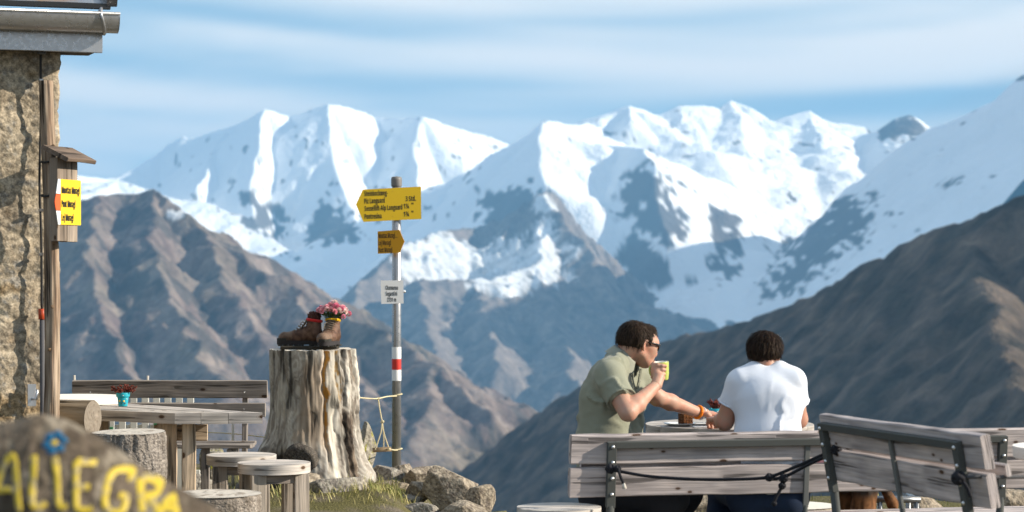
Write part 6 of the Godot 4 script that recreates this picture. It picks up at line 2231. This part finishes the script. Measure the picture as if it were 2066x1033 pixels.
	part(t, "placket", board(0.10, 0.030, 0.006, 0.002, sage.darkened(0.35), 0.001, 2), M.cloth, m.call(1285, 764, D - 0.03) + ahead * 0.012, Vector3(0, atan2(ahead.x, ahead.z), 0) + Vector3(0.18, 0, PI / 2))
	for k in 2:
		part(t, "button", lathe([Vector2(0.0001, 0.003), Vector2(0.005, 0.0025), Vector2(0.0055, 0.0)], 10, Color(0.5, 0.48, 0.4)), M.paint, m.call(1283 + k * 3, 752 + k * 16, D - 0.03) + Vector3(0.012, 0, 0.02), Vector3(0, 0, -PI / 2 + 0.3))
	# trousers and shoes
	var tr := PackedFloat32Array()
	for s in [-1.0, 1.0]:
		var knee: Vector3 = hip + ahead * 0.36 + lat * 0.12 * s
		var ankle: Vector3 = knee - ahead * 0.16 + lat * 0.02 * s
		ankle.y = 0.12
		tr = bone(tr, hip + lat * 0.09 * s + Vector3(0, 0.06, 0), 0.124, hip + lat * 0.09 * s, 0.122)
		tr = bone(tr, hip + lat * 0.09 * s, 0.098, knee, 0.070)
		tr = bone(tr, knee, 0.068, ankle, 0.052, Vector3(0, -1, 0), Vector3(0, 0.1, 0))
		var sole: Vector3 = ankle * Vector3(1, 0, 1)
		part(t, "shoe", flesh(bone(bone(PackedFloat32Array(), sole + Vector3(0, 0.055, 0), 0.05, sole + ahead * 0.13 + Vector3(0, 0.045, 0), 0.045, Vector3(0, -1, 0), Vector3(0, 0.002, 0)), sole + Vector3(0, 0.06, 0), 0.05, sole + Vector3(0, 0.11, 0), 0.048), 0.02, 0.016, func(_p, _g): return Color(0.06, 0.055, 0.05)), M.leather)
	part(t, "trousers", flesh(tr, 0.04, 0.02, func(_p, _g): return Color(0.025, 0.026, 0.03), func(x: float, y: float, z: float, d: float) -> float: return d - 0.005 * fold.get_noise_3d(x * 11.0, y * 11.0, z * 11.0), 0.006), M.denim)
	var cap := hair_mesh(X, -0.001, -0.058, 0.006, 0.066, Color(0.016, 0.010, 0.007), Color(0.06, 0.040, 0.027), 421, 0.002)
	part(t, "hair", join([cap, strands(cap, X, 5200, 0.030, Color(0.014, 0.009, 0.006), Color(0.055, 0.037, 0.026), 3)]), M.hair)
	# sunglasses
	var sg := part(t, "sunglasses", join([
		tube([X * Vector3(0.004, 0.006, 0.092), X * Vector3(0.05, 0.010, 0.090), X * Vector3(0.092, 0.008, 0.070)], [0.0032, 0.0042, 0.006], 8, Color(0.012, 0.012, 0.012)),
		tube([X * Vector3(0.004, 0.006, -0.092), X * Vector3(0.05, 0.010, -0.090), X * Vector3(0.092, 0.008, -0.070)], [0.0032, 0.0042, 0.006], 8, Color(0.012, 0.012, 0.012)),
		tube([X * Vector3(0.092, 0.010, 0.070), X * Vector3(0.110, 0.011, 0.035), X * Vector3(0.115, 0.009, 0.0), X * Vector3(0.110, 0.011, -0.035), X * Vector3(0.092, 0.010, -0.070)], 0.005, 8, Color(0.012, 0.012, 0.012))]), M.enamel)
	for s in [1, -1]:
		part(sg, "lens", grid_mesh(13, 9, func(u: float, v: float) -> Vector3:
			var a := u * TAU
			var r := 1.0 - v * 0.98
			return X * Vector3(0.108 - absf(cos(a) * r * 0.022 + s * 0.036) * 0.24, -0.008 + sin(a) * r * 0.019, s * 0.040 + cos(a) * r * 0.029), func(_u, _v, _p): return Color(0.01, 0.01, 0.012), true), M.glaze)
	# wrist band and watch
	var wd := (wr_f - el_f).normalized()
	var wu := wd.cross(Vector3.UP).normalized()
	var wv := wd.cross(wu)
	for q in [[-0.012, 0.0305, 0.0075, Color(0.80, 0.20, 0.008)], [0.012, 0.031, 0.004, Color(0.6, 0.6, 0.58)]]:
		var ring := []
		for i in 25:
			var a := TAU * i / 24.0
			ring.append(wr_f + wd * q[0] + (wu * cos(a) + wv * sin(a)) * q[1])
		part(t, "wristband", tube(ring, q[2], 8, q[3], false), M.rubber)
	# the mug
	var mg := thing("mug", "lime green mug raised in the hand of the person in sunglasses", "mug", mug_at + o)
	mg.rotation = Vector3(0.06, 0.0, 0.07)
	part(mg, "outside", lathe([Vector2(0.0005, 0.0), Vector2(0.024, 0.0), Vector2(0.029, 0.004), Vector2(0.0335, 0.03), Vector2(0.0365, 0.086), Vector2(0.0362, 0.089), Vector2(0.0345, 0.0895)], 36, Color(0.47, 0.52, 0.13)), M.glaze)
	part(mg, "inside", lathe([Vector2(0.0345, 0.0895), Vector2(0.0335, 0.088), Vector2(0.030, 0.03), Vector2(0.0005, 0.012)], 36, Color(0.78, 0.77, 0.72)), M.glaze)
	part(mg, "handle", tube(smooth_path([Vector3(-0.034, 0.072, 0.004), Vector3(-0.055, 0.068, 0.004), Vector3(-0.058, 0.042, 0.004), Vector3(-0.048, 0.024, 0.004), Vector3(-0.030, 0.022, 0.004)], 5), 0.0048, 8, Color(0.47, 0.52, 0.13)), M.glaze)

func make_woman():
	var D := 11.1
	var o := P(1548, 0, D) * Vector3(1, 0, 1)
	var t := thing("person", "person with short dark hair in a white shirt seen from behind", "person", o)
	var m := func(px: float, py: float, d: float) -> Vector3: return P(px, py, d) - o
	var n := noise(451, 18.0, 2)
	var tone := skin_tone(n, Color(0.40, 0.23, 0.16))
	var lat := Vector3(1, 0, 0)
	var sh_l: Vector3 = m.call(1490, 770, D + 0.02)
	var el_l: Vector3 = m.call(1462, 850, D + 0.08)
	var wr_l: Vector3 = m.call(1449, 846, D + 0.34)
	var sh_r: Vector3 = m.call(1601, 768, D + 0.02)
	var el_r: Vector3 = m.call(1611, 846, D + 0.10)
	var wr_r: Vector3 = m.call(1570, 850, D + 0.36)
	var neck: Vector3 = m.call(1545, 742, D + 0.06)
	var f := Vector3(0.36, -0.22, -0.90).normalized()
	var rr := f.cross(Vector3(-0.03, 1, 0)).normalized()
	var X := Transform3D(Basis(f, rr.cross(f), rr).scaled_local(Vector3.ONE * 0.85), m.call(1545, 710, D + 0.10))
	var hip: Vector3 = m.call(1549, 1000, D + 0.02)
	hip.y = 0.455
	var l := PackedFloat32Array()
	for s in [-1.0, 1.0]:
		l = bone(l, hip + lat * 0.08 * s, 0.105, m.call(1549, 880, D) + lat * 0.05 * s, 0.09)
		l = bone(l, m.call(1549, 880, D) + lat * 0.05 * s, 0.09, m.call(1548, 795, D + 0.02) + lat * 0.05 * s, 0.085)
		var knee: Vector3 = hip + Vector3(-0.12 + 0.06 * s, 0.0, -0.40)
		l = bone(l, hip + lat * 0.09 * s, 0.085, knee, 0.055)
		var ankle: Vector3 = knee + Vector3(-0.07, 0, 0.10)
		ankle.y = 0.09
		l = bone(l, knee, 0.054, ankle, 0.036)
		l = bone(l, ankle - Vector3(0, 0.035, 0), 0.034, ankle + Vector3(-0.02, -0.05, -0.14), 0.030)
	l = bone(l, m.call(1548, 795, D + 0.02), 0.085, neck, 0.052)
	l = bone(l, sh_l, 0.045, sh_r, 0.045)
	var body := flesh(l, 0.04, 0.018, tone)
	var arm := PackedFloat32Array()
	for q in [[sh_l, el_l, wr_l], [sh_r, el_r, wr_r]]:
		arm = bone(arm, q[0], 0.045, q[1], 0.043)
		arm = bone(arm, q[1], 0.042, q[1].lerp(q[2], 0.35), 0.038)
		arm = bone(arm, q[1].lerp(q[2], 0.35), 0.038, q[2], 0.025)
	var arms := flesh(arm, 0.02, 0.009, tone)
	var head := head_bones(PackedFloat32Array(), X, 0.94)
	head = bone(head, X * Vector3(-0.035, -0.045, 0), 0.050, neck, 0.054)
	var face := flesh(head, 0.022, 0.0075, tone)
	var ears := flesh(ear_bones(PackedFloat32Array(), X, 0.96), 0.006, 0.0045, tone)
	var h1 := flesh(hand_bones(PackedFloat32Array(), wr_l, Vector3(-0.18, 0.02, -0.98), Vector3(-0.2, 1, 0), 1.0, 0.8), 0.006, 0.005, tone)
	var h2 := flesh(hand_bones(PackedFloat32Array(), wr_r, Vector3(-0.3, 0.0, -0.95), Vector3(0, 1, 0), -1.0, 0.5), 0.006, 0.005, tone)
	part(t, "body", join([body, arms, face, ears, h1, h2]), M.skin)
	# shirt
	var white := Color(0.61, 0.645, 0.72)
	var sh := PackedFloat32Array()
	for s in [-1.0, 1.0]:
		sh = bone(sh, m.call(1549, 985, D) + lat * 0.060 * s, 0.112, m.call(1549, 880, D) + lat * 0.052 * s, 0.103, Vector3(0, -1, 0), m.call(1549, 985, D))
		sh = bone(sh, m.call(1549, 880, D) + lat * 0.052 * s, 0.103, m.call(1548, 800, D + 0.02) + lat * 0.058 * s, 0.100)
		sh = bone(sh, m.call(1548, 800, D + 0.02) + lat * 0.058 * s, 0.100, m.call(1547, 775, D + 0.03) + lat * 0.07 * s, 0.080)
	sh = bone(sh, m.call(1549, 960, D), 0.112, m.call(1549, 870, D), 0.104)
	sh = bone(sh, m.call(1549, 870, D), 0.104, m.call(1548, 790, D + 0.02), 0.098)
	sh = bone(sh, m.call(1547, 780, D + 0.03), 0.085, m.call(1546, 744, D + 0.06), 0.062, Vector3(0, 0.97, 0.2).normalized(), m.call(1546, 735, D + 0.05))
	sh = bone(sh, sh_l, 0.052, m.call(1520, 752, D + 0.04), 0.052)
	sh = bone(sh, sh_r, 0.052, m.call(1574, 751, D + 0.04), 0.052)
	for q in [[sh_l, el_l + Vector3(-0.014, 0, 0)], [sh_r, el_r + Vector3(0.014, 0, 0)]]:
		var dd: Vector3 = (q[1] - q[0]).normalized()
		sh = bone(sh, q[0], 0.053, q[0].lerp(q[1], 0.85), 0.054, dd, q[0].lerp(q[1], 0.56))
	var fold := noise(461, 1.0, 2)
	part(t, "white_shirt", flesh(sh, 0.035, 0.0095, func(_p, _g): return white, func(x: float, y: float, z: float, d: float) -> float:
		var w := y * 9.0 - x * 8.0 + 2.0 * fold.get_noise_3d(x * 5.0, y * 5.0, z * 5.0)
		var crease := pow(0.5 + 0.5 * sin(w * 3.0), 4.0)
		var where := smoothstep(1.05, 0.78, y) * smoothstep(-0.15, 0.3, fold.get_noise_3d(x * 4.0, y * 4.0 + 5.0, z * 4.0))
		var w2 := x * 26.0 + y * 10.0 + 2.0 * fold.get_noise_3d(x * 6.0 + 3.0, y * 6.0, z * 6.0)
		var arm_fold := pow(0.5 + 0.5 * sin(w2), 3.0) * smoothstep(0.09, 0.15, absf(x)) * smoothstep(0.9, 1.0, y)
		return d - 0.013 * crease * where - 0.003 * arm_fold - 0.002 * fold.get_noise_3d(x * 5.0, y * 6.0, z * 5.0), 0.014), M.cloth)
	for q in [[sh_l, el_l + Vector3(-0.014, 0, 0)], [sh_r, el_r + Vector3(0.014, 0, 0)]]:
		var dd: Vector3 = (q[1] - q[0]).normalized()
		var u := dd.cross(Vector3(0.3, 0.1, 1)).normalized()
		var v := dd.cross(u)
		var ring := []
		for i in 29:
			var a := TAU * i / 28.0
			ring.append(q[0].lerp(q[1], 0.55) + (u * cos(a) + v * sin(a)) * 0.0545)
		part(t, "sleeve_hem", tube(ring, 0.004, 6, white, false), M.cloth)
	var neckline := []
	for i in 29:
		var a := TAU * i / 28.0
		neckline.append(m.call(1546, 737, D + 0.06) + Vector3(cos(a) * 0.064, -0.014 * sin(a + 0.3) - 0.004, sin(a) * 0.060))
	part(t, "neckline", tube(neckline, 0.0055, 6, white, false), M.cloth)
	var tr := PackedFloat32Array()
	for s in [-1.0, 1.0]:
		var knee: Vector3 = hip + Vector3(-0.12 + 0.06 * s, 0.0, -0.40)
		var ankle: Vector3 = knee + Vector3(-0.07, 0, 0.10)
		ankle.y = 0.12
		tr = bone(tr, hip + lat * 0.08 * s + Vector3(0, 0.05, 0), 0.115, hip + lat * 0.08 * s, 0.118)
		tr = bone(tr, hip + lat * 0.09 * s, 0.096, knee, 0.068)
		tr = bone(tr, knee, 0.066, ankle, 0.05, Vector3(0, -1, 0), Vector3(0, 0.1, 0))
		var sole: Vector3 = ankle * Vector3(1, 0, 1)
		part(t, "shoe", flesh(bone(bone(PackedFloat32Array(), sole + Vector3(0, 0.05, 0), 0.046, sole + Vector3(-0.02, 0.042, -0.12), 0.042, Vector3(0, -1, 0), Vector3(0, 0.002, 0)), sole + Vector3(0, 0.06, 0), 0.046, sole + Vector3(0, 0.11, 0), 0.044), 0.02, 0.016, func(_p, _g): return Color(0.08, 0.07, 0.065)), M.leather)
	part(t, "jeans", flesh(tr, 0.04, 0.02, func(_p, _g): return Color(0.022, 0.035, 0.065)), M.denim)
	var cap := hair_mesh(X, 0.003, -0.082, -0.022, 0.03, Color(0.010, 0.006, 0.004), Color(0.045, 0.027, 0.017), 471, 0.003)
	part(t, "hair", join([cap, strands(cap, X, 6400, 0.030, Color(0.010, 0.006, 0.0042), Color(0.042, 0.026, 0.017), 4)]), M.hair)
	part(t, "glasses", join([
		tube([X * Vector3(-0.01, 0.055, 0.094), X * Vector3(0.03, 0.085, 0.083), X * Vector3(0.06, 0.105, 0.05)], 0.003, 6, Color(0.02, 0.02, 0.02)),
		tube([X * Vector3(0.06, 0.107, 0.055), X * Vector3(0.068, 0.110, 0.0), X * Vector3(0.06, 0.107, -0.055)], 0.006, 6, Color(0.02, 0.02, 0.02))]), M.glaze)

func make_dog():
	# stands under the bench; its legs show below the planks
	var o := P(1700, 0, 11.75) * Vector3(1, 0, 1)
	var t := thing("dog", "black dog with rust brown legs standing behind the long bench", "dog", o)
	var l := PackedFloat32Array()
	var c := func(x, y, z) -> Vector3: return Vector3(x, y, z)
	l = bone(l, c.call(-0.30, 0.50, 0), 0.098, c.call(-0.05, 0.515, 0), 0.085)
	l = bone(l, c.call(-0.05, 0.515, 0), 0.085, c.call(0.10, 0.51, 0), 0.080)
	l = bone(l, c.call(-0.34, 0.52, 0), 0.07, c.call(-0.43, 0.53, 0.0), 0.06)
	l = bone(l, c.call(-0.44, 0.54, 0), 0.062, c.call(-0.50, 0.535, 0), 0.05)
	l = bone(l, c.call(-0.50, 0.53, 0), 0.042, c.call(-0.60, 0.50, 0), 0.030)
	for s in [-1.0, 1.0]:
		# fore leg
		l = bone(l, c.call(-0.31, 0.46, 0.065 * s), 0.05, c.call(-0.28, 0.27, 0.07 * s), 0.038)
		l = bone(l, c.call(-0.28, 0.27, 0.07 * s), 0.038, c.call(-0.30, 0.12, 0.07 * s), 0.028)
		l = bone(l, c.call(-0.30, 0.12, 0.07 * s), 0.027, c.call(-0.305, 0.03, 0.07 * s), 0.026)
		l = bone(l, c.call(-0.305, 0.028, 0.07 * s), 0.028, c.call(-0.345, 0.024, 0.07 * s), 0.024)
		# hind leg: thigh, knee forward, hock back, shank
		var x: float = 0.085 + 0.035 * s
		l = bone(l, c.call(x - 0.01, 0.47, 0.06 * s), 0.072, c.call(x - 0.03, 0.31, 0.075 * s), 0.056)
		l = bone(l, c.call(x - 0.03, 0.31, 0.075 * s), 0.055, c.call(x + 0.045, 0.17, 0.075 * s), 0.036)
		l = bone(l, c.call(x + 0.045, 0.17, 0.075 * s), 0.034, c.call(x + 0.03, 0.035, 0.075 * s), 0.027)
		l = bone(l, c.call(x + 0.03, 0.028, 0.075 * s), 0.028, c.call(x - 0.02, 0.024, 0.075 * s), 0.024)
		l = bone(l, c.call(-0.455, 0.585, 0.045 * s), 0.022, c.call(-0.44, 0.52, 0.068 * s), 0.014)
	l = bone(l, c.call(0.16, 0.53, 0), 0.032, c.call(0.25, 0.36, 0), 0.022)
	l = bone(l, c.call(0.25, 0.36, 0), 0.022, c.call(0.27, 0.25, 0), 0.014)
	var n := noise(481, 1.0, 3)
	part(t, "coat", flesh(l, 0.04, 0.014, func(p: Vector3, _g) -> Color:
		var v := n.get_noise_3d(p.x * 60.0, p.y * 14.0, p.z * 60.0)
		var rust := Color(0.08, 0.036, 0.015).lerp(Color(0.22, 0.10, 0.04), clampf(0.5 + 1.4 * v, 0, 1))
		var coal := Color(0.012, 0.011, 0.010).lerp(Color(0.035, 0.03, 0.026), clampf(0.5 + v, 0, 1))
		return coal.lerp(rust, smoothstep(0.43, 0.38, p.y + 0.03 * v) if p.x > -0.2 else smoothstep(0.24, 0.18, p.y)), func(x: float, y: float, z: float, d: float) -> float: return d - 0.006 * n.get_noise_3d(x * 70.0, y * 16.0, z * 70.0), 0.006), M.matt)
	for s in [-1, 1]:
		part(t, "eye", lathe([Vector2(0.0001, 0.008), Vector2(0.006, 0.005), Vector2(0.008, 0.0)], 10, Color(0.01, 0.008, 0.006)), M.glaze, Vector3(-0.535, 0.555, 0.036 * s), Vector3(PI / 2 * s, 0, 0.8))
	part(t, "nose", stone_mesh(Vector3(0.014, 0.012, 0.016), 6, [Color(0.01, 0.01, 0.01), Color(0.02, 0.02, 0.02)], 6, 4), M.glaze, Vector3(-0.628, 0.505, 0))

func make_small_things():
	# cake, plate and cutlery on the round table
	var ty := P(1472, 855, 11.9).y
	var plate := Vector3(P(1372, 0, 11.75).x, ty + 0.001, -11.75)
	solo("plate", lathe([Vector2(0.0005, 0.004), Vector2(0.05, 0.004), Vector2(0.06, 0.006), Vector2(0.082, 0.014), Vector2(0.083, 0.012), Vector2(0.055, 0.0), Vector2(0.0005, 0.0)], 40, Color(0.78, 0.77, 0.74)), M.glaze, "small pale plate under the cake on the round table", "plate", plate)
	var cake := thing("cake_slice", "square piece of brown cake on the small plate", "cake", plate + Vector3(0.028, 0.006, 0), 0.5)
	for q in [["base", 0.026, 0.013, Color(0.15, 0.06, 0.024)], ["filling", 0.005, 0.028, Color(0.26, 0.12, 0.06)], ["top", 0.024, 0.042, Color(0.19, 0.08, 0.032)]]:
		part(cake, q[0], board(0.058 if q[0] != "filling" else 0.0565, q[1], 0.056 if q[0] != "filling" else 0.0545, 0.002, q[3], 0.004, 3), M.bark, Vector3(0, q[2], 0))
	var kn := thing("table_knife", "table knife with dark handle lying by the cake plate", "knife", plate + Vector3(0.10, 0.006, 0.05), -0.1)
	part(kn, "handle", board(0.085, 0.008, 0.012, 0.003, Color(0.03, 0.03, 0.03), 0, 1), M.paint)
	part(kn, "blade", board(0.09, 0.003, 0.013, 0.001, Color(0.6, 0.6, 0.6), 0, 1), M.steel, Vector3(-0.087, 0, 0))
	var fk := thing("fork", "fork lying flat between the cake and the stretched hand", "fork", Vector3(P(1412, 0, 11.85).x, ty + 0.005, -11.85), 0.5)
	part(fk, "handle", board(0.12, 0.004, 0.008, 0.001, Color(0.55, 0.55, 0.55), 0, 1), M.steel)
	for i in 4:
		part(fk, "tine", board(0.045, 0.002, 0.002, 0.0005, Color(0.55, 0.55, 0.55), 0, 1), M.steel, Vector3(0.082, 0.001, (i - 1.5) * 0.005))
	solo("napkin", slab(PackedVector2Array([Vector2(-0.07, -0.06), Vector2(0.08, -0.05), Vector2(0.07, 0.07), Vector2(-0.08, 0.06)]), 0.003, Color(0.78, 0.78, 0.78)), M.matt, "white paper napkin lying open on the round table", "napkin", Vector3(P(1428, 0, 11.66).x, ty + 0.003, -11.66), Vector3(-PI / 2, 0, 0))
	pot("teal_pot", "small teal pot with dark red succulent on the round table", Vector3(P(1444, 0, 12.02).x, ty + 0.001, -12.02), 0.032, 0.07, 8, 14, 0.8)
	# a pink cloth hung over the inner slat of the long bench
	var at := Vector3(P(1735, 0, 11.09).x, 0.50, -11.09)
	var f := noise(511, 1.0, 3)
	var l := PackedFloat32Array()
	l = bone(l, Vector3(-0.21, 0.02, 0), 0.014, Vector3(0.22, 0.02, 0.0), 0.014)
	l = bone(l, Vector3(-0.22, 0.06, 0.0), 0.018, Vector3(0.22, 0.06, 0.0), 0.018)
	l = bone(l, Vector3(-0.22, 0.105, 0.0), 0.022, Vector3(0.23, 0.105, 0.0), 0.022)
	solo("pink_cloth", flesh(l, 0.05, 0.012, func(_p, _g): return Color(0.62, 0.26, 0.27), func(x: float, y: float, z: float, d: float) -> float: return d - 0.008 * f.get_noise_3d(x * 12.0, y * 9.0, z * 9.0), 0.008), M.cloth, "pink cloth hung over the back of the long bench beside the person in white", "cloth", at)
	# green strap hanging under the bench by the man
	solo("strap", tube(smooth_path([Vector3(-0.09, 0.055, 0), Vector3(-0.02, 0.01, 0.0), Vector3(0.05, -0.03, 0), Vector3(0.085, -0.05, 0.0)]), 0.007, 6, Color(0.01, 0.16, 0.16)), M.cloth, "teal strap hanging under the long bench by the person in sunglasses", "strap", P(1305, 1010, 11.1))
